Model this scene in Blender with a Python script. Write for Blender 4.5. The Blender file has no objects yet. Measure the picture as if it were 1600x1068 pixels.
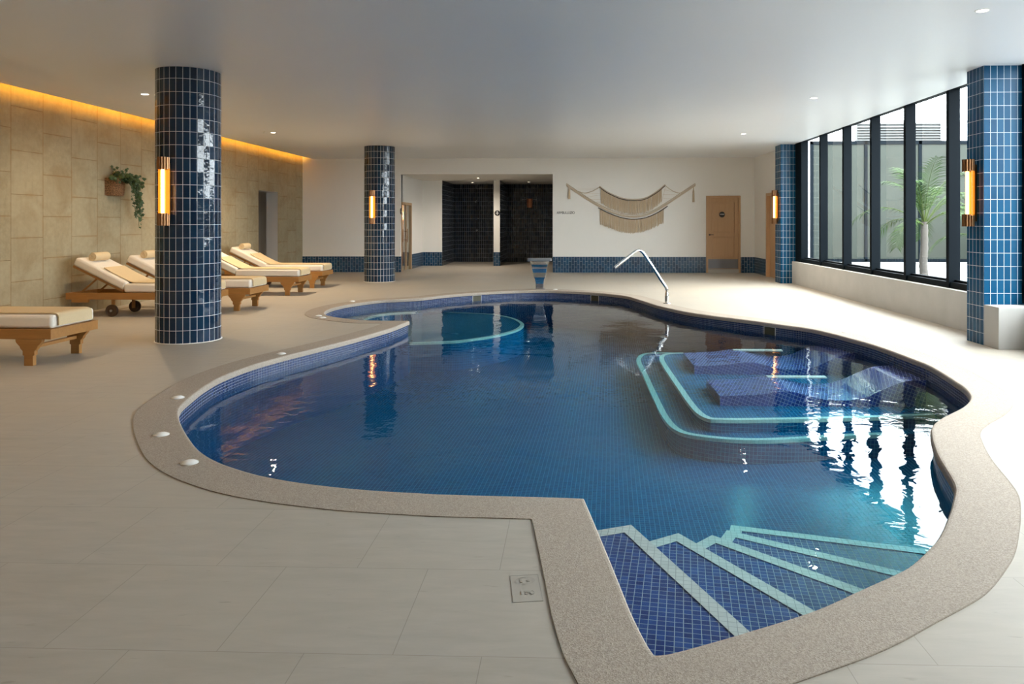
import bpy, bmesh, math, random
from mathutils import Vector, Matrix
from mathutils.geometry import tessellate_polygon
random.seed(7)
PI = math.pi
scene = bpy.context.scene
COL = scene.collection

# ------------------------------------------------------------------ helpers
def tag(o, label=None, cat=None, group=None, kind=None):
    if label: o['label'] = label
    if cat: o['category'] = cat
    if group: o['group'] = group
    if kind: o['kind'] = kind
    return o

def thing(name, label, cat, loc=(0, 0, 0), rz=0.0, group=None):
    o = bpy.data.objects.new(name, None)
    COL.objects.link(o)
    o.location = loc
    o.rotation_euler = (0, 0, rz)
    o.empty_display_size = 0.1
    return tag(o, label, cat, group)

def dup(root, loc, rz, label=None):
    r = root.copy(); COL.objects.link(r)
    r.location = loc; r.rotation_euler = (0, 0, rz)
    if label: r['label'] = label
    for ch in list(root.children):
        c = ch.copy(); COL.objects.link(c); c.parent = r
        for g in list(ch.children):
            d = g.copy(); COL.objects.link(d); d.parent = c
    return r

class MB:
    """collects shapes with uv in metres and links them as one mesh object"""
    def __init__(s):
        s.v = []; s.f = []; s.uv = []; s.mi = []; s.cur = 0
    def face(s, pts, uvs=None):
        pts = [Vector(p) for p in pts]
        if uvs is None:
            n = Vector((0, 0, 0))
            for i in range(len(pts)):
                a, b = pts[i], pts[(i + 1) % len(pts)]
                n += a.cross(b)
            ax, ay, az = abs(n.x), abs(n.y), abs(n.z)
            if az >= ax and az >= ay: uvs = [(p.x, p.y) for p in pts]
            elif ax >= ay: uvs = [(p.y, p.z) for p in pts]
            else: uvs = [(p.x, p.z) for p in pts]
        b = len(s.v)
        s.v += [tuple(p) for p in pts]
        s.f.append(list(range(b, b + len(pts)))); s.uv.append(uvs); s.mi.append(s.cur)
    def box(s, x0, x1, y0, y1, z0, z1, M=None):
        c = [Vector((x, y, z)) for z in (z0, z1) for y in (y0, y1) for x in (x0, x1)]
        if M is not None: c = [M @ p for p in c]
        for q in ((0, 2, 3, 1), (4, 5, 7, 6), (0, 1, 5, 4), (2, 6, 7, 3), (0, 4, 6, 2), (1, 3, 7, 5)):
            s.face([c[i] for i in q])
    def prism(s, poly, lo, hi, axis='z', M=None):
        """poly: list of 2D points; extruded along axis from lo to hi"""
        def mk(a, b, h):
            p = {'z': (a, b, h), 'y': (a, h, b), 'x': (h, a, b)}[axis]
            p = Vector(p)
            return M @ p if M is not None else p
        ar = sum(poly[i][0] * poly[(i + 1) % len(poly)][1] - poly[(i + 1) % len(poly)][0] * poly[i][1] for i in range(len(poly)))
        P = list(poly) if ar > 0 else list(reversed(poly))
        if axis == 'y': P = list(reversed(P))
        n = len(P)
        tri = tessellate_polygon([[Vector((a, b, 0)) for a, b in P]])
        for t in tri:
            a, b, c = [P[i] for i in t]
            ccw = (b[0] - a[0]) * (c[1] - a[1]) - (c[0] - a[0]) * (b[1] - a[1]) > 0
            if axis == 'y': ccw = not ccw
            q = (a, b, c) if ccw else (a, c, b)
            s.face([mk(*p, hi) for p in q])
            s.face([mk(*p, lo) for p in reversed(q)])
        L = 0
        for i in range(n):
            a, b = P[i], P[(i + 1) % n]
            d = math.hypot(b[0] - a[0], b[1] - a[1])
            s.face([mk(*a, lo), mk(*b, lo), mk(*b, hi), mk(*a, hi)], [(L, lo), (L + d, lo), (L + d, hi), (L, hi)])
            L += d
    def tube(s, path, r, n=10, caps=True):
        path = [Vector(p) for p in path]
        rs = r if isinstance(r, (list, tuple)) else [r] * len(path)
        rings = []
        up = Vector((0, 0, 1)); prevx = None
        for i, p in enumerate(path):
            t = (path[min(i + 1, len(path) - 1)] - path[max(i - 1, 0)]).normalized()
            if prevx is None:
                x = t.cross(up)
                if x.length < 1e-3: x = t.cross(Vector((1, 0, 0)))
            else:
                x = prevx - t * prevx.dot(t)
            x.normalize(); y = t.cross(x); prevx = x
            rings.append([p + (x * math.cos(2 * PI * k / n) + y * math.sin(2 * PI * k / n)) * rs[i] for k in range(n)])
        L = 0
        for i in range(len(path) - 1):
            d = (path[i + 1] - path[i]).length
            for k in range(n):
                k2 = (k + 1) % n
                u0, u1 = k / n * 2 * PI * rs[i], (k + 1) / n * 2 * PI * rs[i]
                s.face([rings[i][k2], rings[i][k], rings[i + 1][k], rings[i + 1][k2]], [(u1, L), (u0, L), (u0, L + d), (u1, L + d)])
            L += d
        if caps:
            s.face(rings[0]); s.face(list(reversed(rings[-1])))
    def lathe(s, prof, n=32, cx=0, cy=0, arc=(0, 2 * PI), M=None):
        full = abs(arc[1] - arc[0] - 2 * PI) < 1e-6
        rmax = max(p[0] for p in prof)
        for i in range(len(prof) - 1):
            (r0, z0), (r1, z1) = prof[i], prof[i + 1]
            for k in range(n):
                a0 = arc[0] + (arc[1] - arc[0]) * k / n
                a1 = arc[0] + (arc[1] - arc[0]) * (k + 1) / n
                q = []
                uv = []
                for (r, z, a) in ((r0, z0, a0), (r0, z0, a1), (r1, z1, a1), (r1, z1, a0)):
                    p = Vector((cx + r * math.cos(a), cy + r * math.sin(a), z))
                    if M is not None: p = M @ p
                    if q and (p - q[-1]).length < 1e-7: continue
                    q.append(p); uv.append((a * rmax, z))
                if len(q) > 2 and (q[0] - q[-1]).length < 1e-7: q.pop(); uv.pop()
                if len(q) > 2: s.face(q, uv)
    def build(s, name, mats, parent=None, smooth=None, bevel=0, seg=2, weld=True):
        me = bpy.data.meshes.new(name)
        me.from_pydata(s.v, [], s.f)
        uvl = me.uv_layers.new(name='UVMap')
        i = 0
        for f in s.uv:
            for u in f:
                uvl.data[i].uv = (u[0], u[1]); i += 1
        if not isinstance(mats, (list, tuple)): mats = [mats]
        for m in mats: me.materials.append(m)
        me.polygons.foreach_set('material_index', s.mi)
        if weld:
            bm = bmesh.new(); bm.from_mesh(me)
            bmesh.ops.remove_doubles(bm, verts=bm.verts, dist=1e-5)
            bm.to_mesh(me); bm.free()
        if smooth is not None:
            me.polygons.foreach_set('use_smooth', [True] * len(me.polygons))
            if smooth < 170: me.set_sharp_from_angle(angle=math.radians(smooth))
        me.update()
        o = bpy.data.objects.new(name, me)
        COL.objects.link(o)
        if parent is not None: o.parent = parent
        if bevel:
            b = o.modifiers.new('bevel', 'BEVEL'); b.width = bevel; b.segments = seg
            b.limit_method = 'ANGLE'; b.angle_limit = math.radians(40)
        return o

def struct(mb, name, mats, parent=None, **k):
    o = mb.build(name, mats, parent, **k)
    o['kind'] = 'structure'
    return o

def catmull(pts, sub=4):
    out = []
    n = len(pts)
    for i in range(n - 1):
        p0 = pts[max(i - 1, 0)]; p1 = pts[i]; p2 = pts[i + 1]; p3 = pts[min(i + 2, n - 1)]
        for k in range(sub):
            t = k / sub
            out.append(tuple(0.5 * ((2 * b) + (-a + c) * t + (2 * a - 5 * b + 4 * c - d) * t * t + (-a + 3 * b - 3 * c + d) * t ** 3)
                             for a, b, c, d in zip(p0, p1, p2, p3)))
    out.append(tuple(pts[-1]))
    return out

# ------------------------------------------------------------------ materials
MAT = {}
def node_mat(name):
    m = bpy.data.materials.new(name); m.use_nodes = True
    nt = m.node_tree; nt.nodes.clear()
    out = nt.nodes.new('ShaderNodeOutputMaterial')
    return m, nt, out
def N(nt, t, **k):
    n = nt.nodes.new(t)
    for a, b in k.items():
        if a == 'inp':
            for i, v in b.items(): n.inputs[i].default_value = v
        else: setattr(n, a, b)
    return n
def mixc(nt, fac, a, b, blend='MIX'):
    n = nt.nodes.new('ShaderNodeMix'); n.data_type = 'RGBA'; n.blend_type = blend
    for sock, val in ((n.inputs[0], fac), (n.inputs[6], a), (n.inputs[7], b)):
        if hasattr(val, 'is_linked') or isinstance(val, bpy.types.NodeSocket): nt.links.new(val, sock)
        elif isinstance(val, (int, float)): sock.default_value = val
        else: sock.default_value = (*val[:3], 1)
    return n.outputs[2]
def mixf(nt, fac, a, b):
    n = nt.nodes.new('ShaderNodeMix'); n.data_type = 'FLOAT'
    for sock, val in ((n.inputs[0], fac), (n.inputs[2], a), (n.inputs[3], b)):
        if isinstance(val, bpy.types.NodeSocket): nt.links.new(val, sock)
        else: sock.default_value = val
    return n.outputs[0]
def mathn(nt, op, a, b=0.0):
    n = nt.nodes.new('ShaderNodeMath'); n.operation = op
    for sock, val in ((n.inputs[0], a), (n.inputs[1], b)):
        if isinstance(val, bpy.types.NodeSocket): nt.links.new(val, sock)
        else: sock.default_value = val
    return n.outputs[0]
def coords(nt, which='Object', scale=(1, 1, 1), rot=(0, 0, 0), loc=(0, 0, 0)):
    tc = nt.nodes.new('ShaderNodeTexCoord')
    mp = nt.nodes.new('ShaderNodeMapping')
    mp.inputs['Scale'].default_value = scale; mp.inputs['Rotation'].default_value = rot; mp.inputs['Location'].default_value = loc
    nt.links.new(tc.outputs[which], mp.inputs[0])
    return mp.outputs[0]
def noise(nt, vec, scale, detail=3, rough=.5, dist=0):
    n = N(nt, 'ShaderNodeTexNoise', inp={'Scale': scale, 'Detail': detail, 'Roughness': rough, 'Distortion': dist})
    nt.links.new(vec, n.inputs['Vector'])
    return n.outputs['Fac']
def ramp(nt, fac, lo, hi):
    n = N(nt, 'ShaderNodeMapRange', inp={1: lo, 2: hi}); nt.links.new(fac, n.inputs[0])
    return n.outputs[0]
def bump(nt, h, strength=.3, dist=.01, normal=None):
    b = N(nt, 'ShaderNodeBump', inp={'Strength': strength, 'Distance': dist})
    nt.links.new(h, b.inputs['Height'])
    if normal is not None: nt.links.new(normal, b.inputs['Normal'])
    return b.outputs[0]
def principled(nt, out, **k):
    p = nt.nodes.new('ShaderNodeBsdfPrincipled')
    for a, v in k.items():
        sock = p.inputs[a.replace('_', ' ')]
        if isinstance(v, bpy.types.NodeSocket): nt.links.new(v, sock)
        elif isinstance(v, (tuple, list)): sock.default_value = (*v[:3], 1)
        else: sock.default_value = v
    nt.links.new(p.outputs[0], out.inputs[0])
    return p

def simple(name, col, rough=.5, metal=0.0, var=0.08, nscale=6.0, bumpd=0.0, bscale=60, **k):
    m, nt, out = node_mat(name)
    v = coords(nt, 'Object')
    c = mixc(nt, noise(nt, v, nscale, 4), tuple(x * (1 - var) for x in col), tuple(min(1, x * (1 + var)) for x in col))
    kw = dict(Base_Color=c, Roughness=rough, Metallic=metal); kw.update(k)
    if bumpd: kw['Normal'] = bump(nt, noise(nt, v, bscale, 3), .4, bumpd)
    principled(nt, out, **kw)
    return m

def emit(name, col, s):
    m, nt, out = node_mat(name)
    e = N(nt, 'ShaderNodeEmission', inp={'Color': (*col, 1), 'Strength': s})
    nt.links.new(e.outputs[0], out.inputs[0])
    return m

def tile(name, w, h, gap, c1, c2, grout, rough=.1, swap=False, offset=0.0, tilt=.03, wob=.0012, wscale=18, uvrot=0, shift=(0, 0, 0), grough=.7, spec=.5, freq=2):
    m, nt, out = node_mat(name)
    v = coords(nt, 'UV', rot=(0, 0, uvrot), loc=shift)
    base = v
    if swap:
        sx = N(nt, 'ShaderNodeSeparateXYZ'); nt.links.new(v, sx.inputs[0])
        cx = N(nt, 'ShaderNodeCombineXYZ'); nt.links.new(sx.outputs[1], cx.inputs[0]); nt.links.new(sx.outputs[0], cx.inputs[1])
        v = cx.outputs[0]
    b = N(nt, 'ShaderNodeTexBrick', offset=offset, offset_frequency=freq, squash=1.0,
          inp={'Color1': (0, 0, 0, 1), 'Color2': (1, 1, 1, 1), 'Mortar': (0, 0, 0, 1), 'Scale': 1.0,
               'Mortar Size': gap / 2, 'Mortar Smooth': .15, 'Bias': 0.0, 'Brick Width': w, 'Row Height': h})
    nt.links.new(v, b.inputs[0])
    fac = b.outputs['Fac']
    sep = N(nt, 'ShaderNodeSeparateColor'); nt.links.new(b.outputs['Color'], sep.inputs[0])
    t = sep.outputs[0]
    cloud = noise(nt, base, 9, 3)
    tt = mathn(nt, 'ADD', mathn(nt, 'MULTIPLY', t, .75), mathn(nt, 'MULTIPLY', cloud, .35))
    col = mixc(nt, tt, c1, c2)
    col = mixc(nt, fac, col, grout)
    ro = mixf(nt, fac, rough, grough)
    wn = N(nt, 'ShaderNodeTexWhiteNoise', noise_dimensions='1D'); nt.links.new(t, wn.inputs['W'])
    vs = N(nt, 'ShaderNodeVectorMath', operation='SUBTRACT'); nt.links.new(wn.outputs['Color'], vs.inputs[0]); vs.inputs[1].default_value = (.5, .5, .5)
    vm = N(nt, 'ShaderNodeVectorMath', operation='SCALE'); nt.links.new(vs.outputs[0], vm.inputs[0]); vm.inputs['Scale'].default_value = tilt
    g = N(nt, 'ShaderNodeNewGeometry')
    va = N(nt, 'ShaderNodeVectorMath', operation='ADD'); nt.links.new(vm.outputs[0], va.inputs[0]); nt.links.new(g.outputs['Normal'], va.inputs[1])
    vn = N(nt, 'ShaderNodeVectorMath', operation='NORMALIZE'); nt.links.new(va.outputs[0], vn.inputs[0])
    hgt = mathn(nt, 'SUBTRACT', mathn(nt, 'MULTIPLY', noise(nt, base, wscale, 2), wob), mathn(nt, 'MULTIPLY', fac, .0012))
    nrm = bump(nt, hgt, 1.0, 1.0, vn.outputs[0])
    principled(nt, out, Base_Color=col, Roughness=ro, Normal=nrm, Specular_IOR_Level=spec)
    return m

# --- floor: large porcelain slabs with faint streaks
m, nt, out = node_mat('porcelain_floor')
v = coords(nt, 'Object', loc=(0.3, 0.0, 0))
b = N(nt, 'ShaderNodeTexBrick', offset=.5, offset_frequency=2,
      inp={'Color1': (0, 0, 0, 1), 'Color2': (1, 1, 1, 1), 'Mortar': (0, 0, 0, 1), 'Scale': 1.0, 'Mortar Size': .0016, 'Mortar Smooth': .1, 'Brick Width': .6, 'Row Height': .6125})
nt.links.new(v, b.inputs[0])
sep = N(nt, 'ShaderNodeSeparateColor'); nt.links.new(b.outputs['Color'], sep.inputs[0])
st = noise(nt, coords(nt, 'Object', scale=(1.2, 5, 1)), 3.0, 6, .6, .4)
cl = noise(nt, coords(nt, 'Object'), .9, 4)
sp = ramp(nt, noise(nt, coords(nt, 'Object', scale=(2, 9, 1)), 4.0, 3, .5, .3), .68, .76)
col = mixc(nt, st, (.31, .278, .232), (.52, .475, .41))
col = mixc(nt, mathn(nt, 'MULTIPLY', ramp(nt, cl, .35, .7), .55), col, (.46, .40, .315))
col = mixc(nt, mathn(nt, 'MULTIPLY', sp, .5), col, (.27, .23, .185))
col = mixc(nt, mathn(nt, 'MULTIPLY', sep.outputs[0], .12), col, (.50, .48, .44))
col = mixc(nt, mathn(nt, 'MULTIPLY', b.outputs['Fac'], .55), col, (.22, .19, .16))
principled(nt, out, Base_Color=col, Roughness=mixf(nt, st, .42, .6), Normal=bump(nt, st, .12, .004), Specular_IOR_Level=.35)
MAT['floor'] = m

# --- coping: washed pebble resin
m, nt, out = node_mat('pebble_coping')
v = coords(nt, 'Object')
vo = N(nt, 'ShaderNodeTexVoronoi', inp={'Scale': 210.0}); nt.links.new(v, vo.inputs['Vector'])
sepv = N(nt, 'ShaderNodeSeparateColor'); nt.links.new(vo.outputs['Color'], sepv.inputs[0])
cl = noise(nt, v, 2.2, 4)
col = mixc(nt, sepv.outputs[0], (.28, .23, .185), (.50, .43, .362))
col = mixc(nt, mathn(nt, 'MULTIPLY', cl, .5), col, (.37, .31, .25))
principled(nt, out, Base_Color=col, Roughness=.8, Normal=bump(nt, vo.outputs['Distance'], .35, .002), Specular_IOR_Level=.25)
MAT['coping'] = m

# --- stone wall: sandy limestone blocks, running bond in columns, rusty joints
m, nt, out = node_mat('limestone_blocks')
tc = N(nt, 'ShaderNodeTexCoord')
sx = N(nt, 'ShaderNodeSeparateXYZ'); nt.links.new(tc.outputs['UV'], sx.inputs[0])
cx = N(nt, 'ShaderNodeCombineXYZ')
nt.links.new(mathn(nt, 'ADD', sx.outputs[1], .015), cx.inputs[0]); nt.links.new(mathn(nt, 'ADD', sx.outputs[0], 5.613), cx.inputs[1])
b = N(nt, 'ShaderNodeTexBrick', offset=.5, offset_frequency=2,
      inp={'Color1': (0, 0, 0, 1), 'Color2': (1, 1, 1, 1), 'Mortar': (0, 0, 0, 1), 'Scale': 1.0, 'Mortar Size': .006, 'Mortar Smooth': .5, 'Brick Width': .62, 'Row Height': .627})
nt.links.new(cx.outputs[0], b.inputs[0])
sep = N(nt, 'ShaderNodeSeparateColor'); nt.links.new(b.outputs['Color'], sep.inputs[0])
v = coords(nt, 'UV')
fine = noise(nt, v, 14, 6, .65)
big = noise(nt, v, 1.6, 5, .6, .5)
streak = noise(nt, coords(nt, 'UV', scale=(5, .9, 1)), 3, 4, .6)
col = mixc(nt, fine, (.235, .195, .12), (.45, .39, .265))
col = mixc(nt, mathn(nt, 'MULTIPLY', sep.outputs[0], .55), col, (.40, .345, .235))
col = mixc(nt, mathn(nt, 'MULTIPLY', ramp(nt, big, .45, .7), .6), col, (.25, .18, .095))
col = mixc(nt, mathn(nt, 'MULTIPLY', ramp(nt, streak, .5, .8), .22), col, (.17, .14, .09))
pit = ramp(nt, noise(nt, coords(nt, 'UV', scale=(3, 1, 1)), 7, 3, .6), .70, .78)
col = mixc(nt, mathn(nt, 'MULTIPLY', pit, .5), col, (.17, .12, .07))
jn = mathn(nt, 'MULTIPLY', b.outputs['Fac'], mathn(nt, 'ADD', mathn(nt, 'MULTIPLY', big, .9), .15))
col = mixc(nt, jn, col, (.20, .12, .05))
# rusty halo beside the joints
b2 = N(nt, 'ShaderNodeTexBrick', offset=.5, offset_frequency=2,
       inp={'Color1': (0, 0, 0, 1), 'Color2': (0, 0, 0, 1), 'Mortar': (1, 1, 1, 1), 'Scale': 1.0, 'Mortar Size': .03, 'Mortar Smooth': 1.0, 'Brick Width': .62, 'Row Height': .627})
nt.links.new(cx.outputs[0], b2.inputs[0])
col = mixc(nt, mathn(nt, 'MULTIPLY', mathn(nt, 'MULTIPLY', b2.outputs['Fac'], ramp(nt, noise(nt, v, 2.6, 3), .4, .7)), .6), col, (.30, .19, .085))
hh = mathn(nt, 'SUBTRACT', mathn(nt, 'MULTIPLY', fine, .5), mathn(nt, 'ADD', b.outputs['Fac'], mathn(nt, 'MULTIPLY', pit, .5)))
principled(nt, out, Base_Color=col, Roughness=.85, Normal=bump(nt, hh, .5, .006), Specular_IOR_Level=.2)
MAT['stone'] = m

MAT['white'] = simple('white_plaster', (.86, .835, .79), .75, var=.02, nscale=1.2, bumpd=.0008, bscale=25, Specular_IOR_Level=.25)
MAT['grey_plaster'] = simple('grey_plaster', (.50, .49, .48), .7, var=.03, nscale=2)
# ceiling: smooth satin paint
m, nt, out = node_mat('satin_ceiling_paint')
v = coords(nt, 'Object')
principled(nt, out, Base_Color=mixc(nt, noise(nt, v, .5, 3), (.83, .845, .87), (.87, .885, .91)), Roughness=.36, Specular_IOR_Level=.5,
           Normal=bump(nt, noise(nt, v, 1.7, 2), .05, .004))
MAT['ceiling'] = m
MAT['slot'] = simple('slot_paint', (.75, .73, .7), .7, var=.02)

NAVY1, NAVY2 = (.003, .012, .032), (.008, .036, .080)
GROUT = (.78, .81, .84)
MAT['zellige'] = tile('glazed_blue_column_tiles', .0775, .158, .0052, NAVY1, NAVY2, GROUT, .07, tilt=.11, wob=.0020, wscale=16, spec=.5)
MAT['zellige_pilaster'] = tile('glazed_blue_pilaster_tiles', .0782, .158, .0046, (.003, .040, .095), (.006, .070, .15), (.66, .73, .78), .26, tilt=.05, wob=.0012, wscale=16, spec=.09, shift=(-.01, 0.02, 0))
MAT['dado'] = tile('glazed_blue_dado_tiles', .158, .0785, .0042, (.006, .028, .065), (.018, .075, .15), (.55, .60, .64), .1, swap=True, offset=.5, tilt=.05, wob=.001, shift=(0, .0, 0))
MAT['shower_tile'] = tile('dark_shower_tiles', .0785, .158, .0055, (.003, .007, .015), (.006, .014, .030), (.36, .40, .45), .14, tilt=.04, wob=.001)
MAT['mosaic'] = tile('blue_glass_mosaic', .0265, .0265, .0030, (.003, .008, .050), (.010, .032, .125), (.40, .44, .50), .2, tilt=.03, wob=.0003, wscale=40, grough=.5, spec=.25)
MAT['mosaic_wall'] = tile('dimmed_mosaic_wall', .0265, .0265, .0030, (.002, .010, .050), (.006, .030, .100), (.06, .13, .22), .3, tilt=.03, wob=.0003, wscale=40, grough=.6, spec=.1)  # waterline mosaic again, underwater dimness put into its tile and grout colours
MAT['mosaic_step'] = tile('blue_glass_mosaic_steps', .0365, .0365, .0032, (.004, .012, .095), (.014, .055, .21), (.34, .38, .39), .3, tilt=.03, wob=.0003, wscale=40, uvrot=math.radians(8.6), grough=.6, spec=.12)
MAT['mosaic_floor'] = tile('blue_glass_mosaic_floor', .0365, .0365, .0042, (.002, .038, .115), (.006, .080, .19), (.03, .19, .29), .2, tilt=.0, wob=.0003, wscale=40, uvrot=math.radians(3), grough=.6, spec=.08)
MAT['mosaic_bed'] = tile('violet_blue_mosaic', .0365, .0365, .0045, (.008, .014, .11), (.03, .046, .22), (.25, .27, .36), .2, tilt=.03, wob=.0003, wscale=40, uvrot=math.radians(20), grough=.6, spec=.08)
MAT['nosing'] = tile('white_mosaic_nosing', .0365, .0365, .003, (.43, .42, .39), (.53, .51, .48), (.29, .29, .275), .3, tilt=.02, wob=.0002, wscale=40, uvrot=math.radians(8.6))

# --- teak
def wood(name, c1, c2, rough, axis):
    m, nt, out = node_mat(name)
    sc = {'x': (1, 14, 14), 'y': (14, 1, 14), 'z': (14, 14, 1)}[axis]
    v = coords(nt, 'Object', scale=sc)
    g = noise(nt, v, 2.2, 5, .6, .6)
    col = mixc(nt, g, c1, c2)
    principled(nt, out, Base_Color=col, Roughness=rough, Normal=bump(nt, g, .15, .002))
    return m
MAT['teak'] = wood('oiled_teak', (.26, .115, .028), (.42, .20, .055), .45, 'x')
MAT['darkwood'] = wood('dark_wheel_wood', (.035, .017, .008), (.08, .038, .016), .5, 'x')
MAT['oak'] = wood('oak_veneer', (.48, .29, .15), (.60, .385, .215), .55, 'z')
MAT['fabric'] = simple('cream_canvas', (.76, .70, .62), .9, var=.04, nscale=30, bumpd=.0006, bscale=220, Specular_IOR_Level=.15)
MAT['towel'] = simple('sand_terry_towel', (.64, .50, .31), .95, var=.07, nscale=60, bumpd=.0015, bscale=300, Specular_IOR_Level=.1)
MAT['frame'] = simple('slate_blue_powdercoat', (.0035, .0062, .009), .6, var=.05, Specular_IOR_Level=.06)
MAT['concrete'] = simple('board_cast_concrete', (.44, .43, .41), .8, var=.12, nscale=3.5, bumpd=.002, bscale=22, Specular_IOR_Level=.2)
MAT['copper'] = simple('brushed_copper', (.62, .30, .13), .26, 1.0, var=.1)
MAT['bucket'] = simple('aged_copper', (.50, .20, .10), .42, .45, var=.12)
MAT['bronze'] = simple('dark_bronze', (.30, .155, .075), .3, 1.0, var=.1)
MAT['black'] = simple('black_enamel', (.012, .012, .013), .35, var=.05)
MAT['signwhite'] = simple('white_vinyl', (.85, .85, .84), .5, var=.01)
MAT['steel'] = simple('polished_stainless', (.72, .73, .74), .13, 1.0, var=.02)
MAT['brushed'] = simple('brushed_stainless', (.45, .45, .46), .34, 1.0, var=.04)
MAT['dull_steel'] = simple('dull_steel', (.22, .22, .23), .5, .9, var=.1)
MAT['chrome'] = simple('chrome', (.82, .83, .84), .06, 1.0, var=.01)
MAT['plastic'] = simple('white_plastic', (.82, .81, .78), .35, var=.02)
MAT['letters'] = simple('dark_grey_letters', (.10, .095, .085), .5, var=.02)
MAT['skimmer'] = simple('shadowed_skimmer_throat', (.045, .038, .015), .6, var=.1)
MAT['rope'] = simple('cotton_rope', (.63, .52, .40), .95, var=.1, nscale=40, bumpd=.003, bscale=120, Specular_IOR_Level=.1)
MAT['fringe'] = simple('raw_cotton_fringe', (.60, .475, .335), .95, var=.16, nscale=50, Specular_IOR_Level=.1)
MAT['blackcord'] = simple('black_cord', (.018, .016, .015), .9, var=.1)
MAT['rubber'] = simple('dark_rubber', (.03, .022, .018), .6, var=.1)
MAT['ivy'] = simple('ivy_leaf', (.030, .066, .015), .55, var=.5, nscale=9)
MAT['stem'] = simple('ivy_stem', (.07, .075, .03), .7, var=.2)
MAT['leaf'] = simple('palm_leaflet', (.026, .060, .010), .6, var=.6, nscale=5, Specular_IOR_Level=.08)
MAT['rachis'] = simple('palm_rachis', (.05, .075, .02), .6, var=.2, Specular_IOR_Level=.08)
MAT['trunk'] = simple('palm_trunk', (.09, .08, .07), .9, var=.3, nscale=16, bumpd=.012, bscale=26)
MAT['gravel'] = simple('pale_gravel', (.26, .26, .255), .9, var=.06, nscale=40, bumpd=.01, bscale=70)
MAT['ext_white'] = simple('exterior_white_render', (.86, .86, .86), .8, var=.02)
MAT['screen'] = simple('weathered_glass_screen', (.030, .035, .029), .4, var=.2, nscale=1.6, Specular_IOR_Level=.15)
MAT['louvre'] = simple('pale_louvre_paint', (.095, .098, .098), .6, var=.03)
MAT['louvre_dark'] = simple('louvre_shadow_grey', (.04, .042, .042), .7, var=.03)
MAT['sauna'] = simple('warm_sauna_lining', (.46, .33, .24), .6, var=.1)
m, nt, out = node_mat('lit_amber_shell')
em = N(nt, 'ShaderNodeEmission', inp={'Color': (1, .30, .02, 1), 'Strength': .95})  # emission stands in for the tube's light on the shell behind it
gl = N(nt, 'ShaderNodeBsdfGlossy', inp={'Color': (.6, .3, .13, 1), 'Roughness': .25})
ad = N(nt, 'ShaderNodeAddShader'); nt.links.new(em.outputs[0], ad.inputs[0]); nt.links.new(gl.outputs[0], ad.inputs[1]); nt.links.new(ad.outputs[0], out.inputs[0])
MAT['amber'] = m
MAT['lamp_amber'] = emit('amber_lamp', (1, .62, .26), 9)
MAT['led'] = emit('amber_led_strip', (1, .44, .04), 70)
MAT['tube'] = emit('warm_lamp_tube', (1, .58, .20), 7)
MAT['downlight'] = emit('warm_downlight', (1, .86, .66), 22)

# woven basket
m, nt, out = node_mat('woven_wicker')
v = coords(nt, 'Object')
w1 = N(nt, 'ShaderNodeTexWave', wave_type='BANDS', bands_direction='Z', inp={'Scale': 11.0, 'Distortion': 9.0, 'Detail': 2.0, 'Detail Scale': 8.0}); nt.links.new(v, w1.inputs[0])
col = mixc(nt, w1.outputs['Fac'], (.06, .025, .010), (.44, .235, .105))
principled(nt, out, Base_Color=col, Roughness=.75, Normal=bump(nt, w1.outputs['Fac'], .8, .012))
MAT['wicker'] = m

# glass panes (thin) and water: see-through plus Fresnel mirror, real absorption inside the water
def clear(name, tint, rough, ior, wave=None, absorb=None):
    m, nt, out = node_mat(name)
    fr = N(nt, 'ShaderNodeFresnel', inp={'IOR': ior})
    gb = N(nt, 'ShaderNodeNewGeometry')
    nt.links.new(mixf(nt, gb.outputs['Backfacing'], ior, 1 / ior), fr.inputs['IOR'])   # same reflectance from both sides
    tr = N(nt, 'ShaderNodeBsdfTransparent', inp={'Color': (*tint, 1)})
    gl = N(nt, 'ShaderNodeBsdfGlossy', inp={'Roughness': rough, 'Color': (1, 1, 1, 1)})
    if wave:
        v1 = coords(nt, 'Object', scale=(1, 1.0, 1))
        h = mathn(nt, 'ADD', mathn(nt, 'MULTIPLY', noise(nt, v1, 1.3, 2, .5, .6), 1.0), mathn(nt, 'MULTIPLY', noise(nt, v1, 6.5, 2, .5, .8), .2))
        nb = bump(nt, h, 1.0, wave)
        nt.links.new(nb, fr.inputs['Normal']); nt.links.new(nb, gl.inputs['Normal'])
    mx = N(nt, 'ShaderNodeMixShader')
    nt.links.new(fr.outputs[0], mx.inputs[0]); nt.links.new(tr.outputs[0], mx.inputs[1]); nt.links.new(gl.outputs[0], mx.inputs[2])
    nt.links.new(mx.outputs[0], out.inputs[0])
    if absorb:
        va = N(nt, 'ShaderNodeVolumeAbsorption', inp={'Color': (*absorb[0], 1), 'Density': absorb[1]})
        nt.links.new(va.outputs[0], out.inputs[1])
    return m
MAT['glass'] = clear('window_glass', (.93, .97, .96), 0.0, 1.45)
MAT['water'] = clear('pool_water', (.98, .99, 1.0), 0.0, 1.17, wave=.0075, absorb=((.12, .87, .94), .62))

# ------------------------------------------------------------------ the room
YB, YF, ZC = 21.25, -5.0, 3.3          # back wall, rear wall, ceiling
XL = -7.85                             # stone wall face

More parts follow.
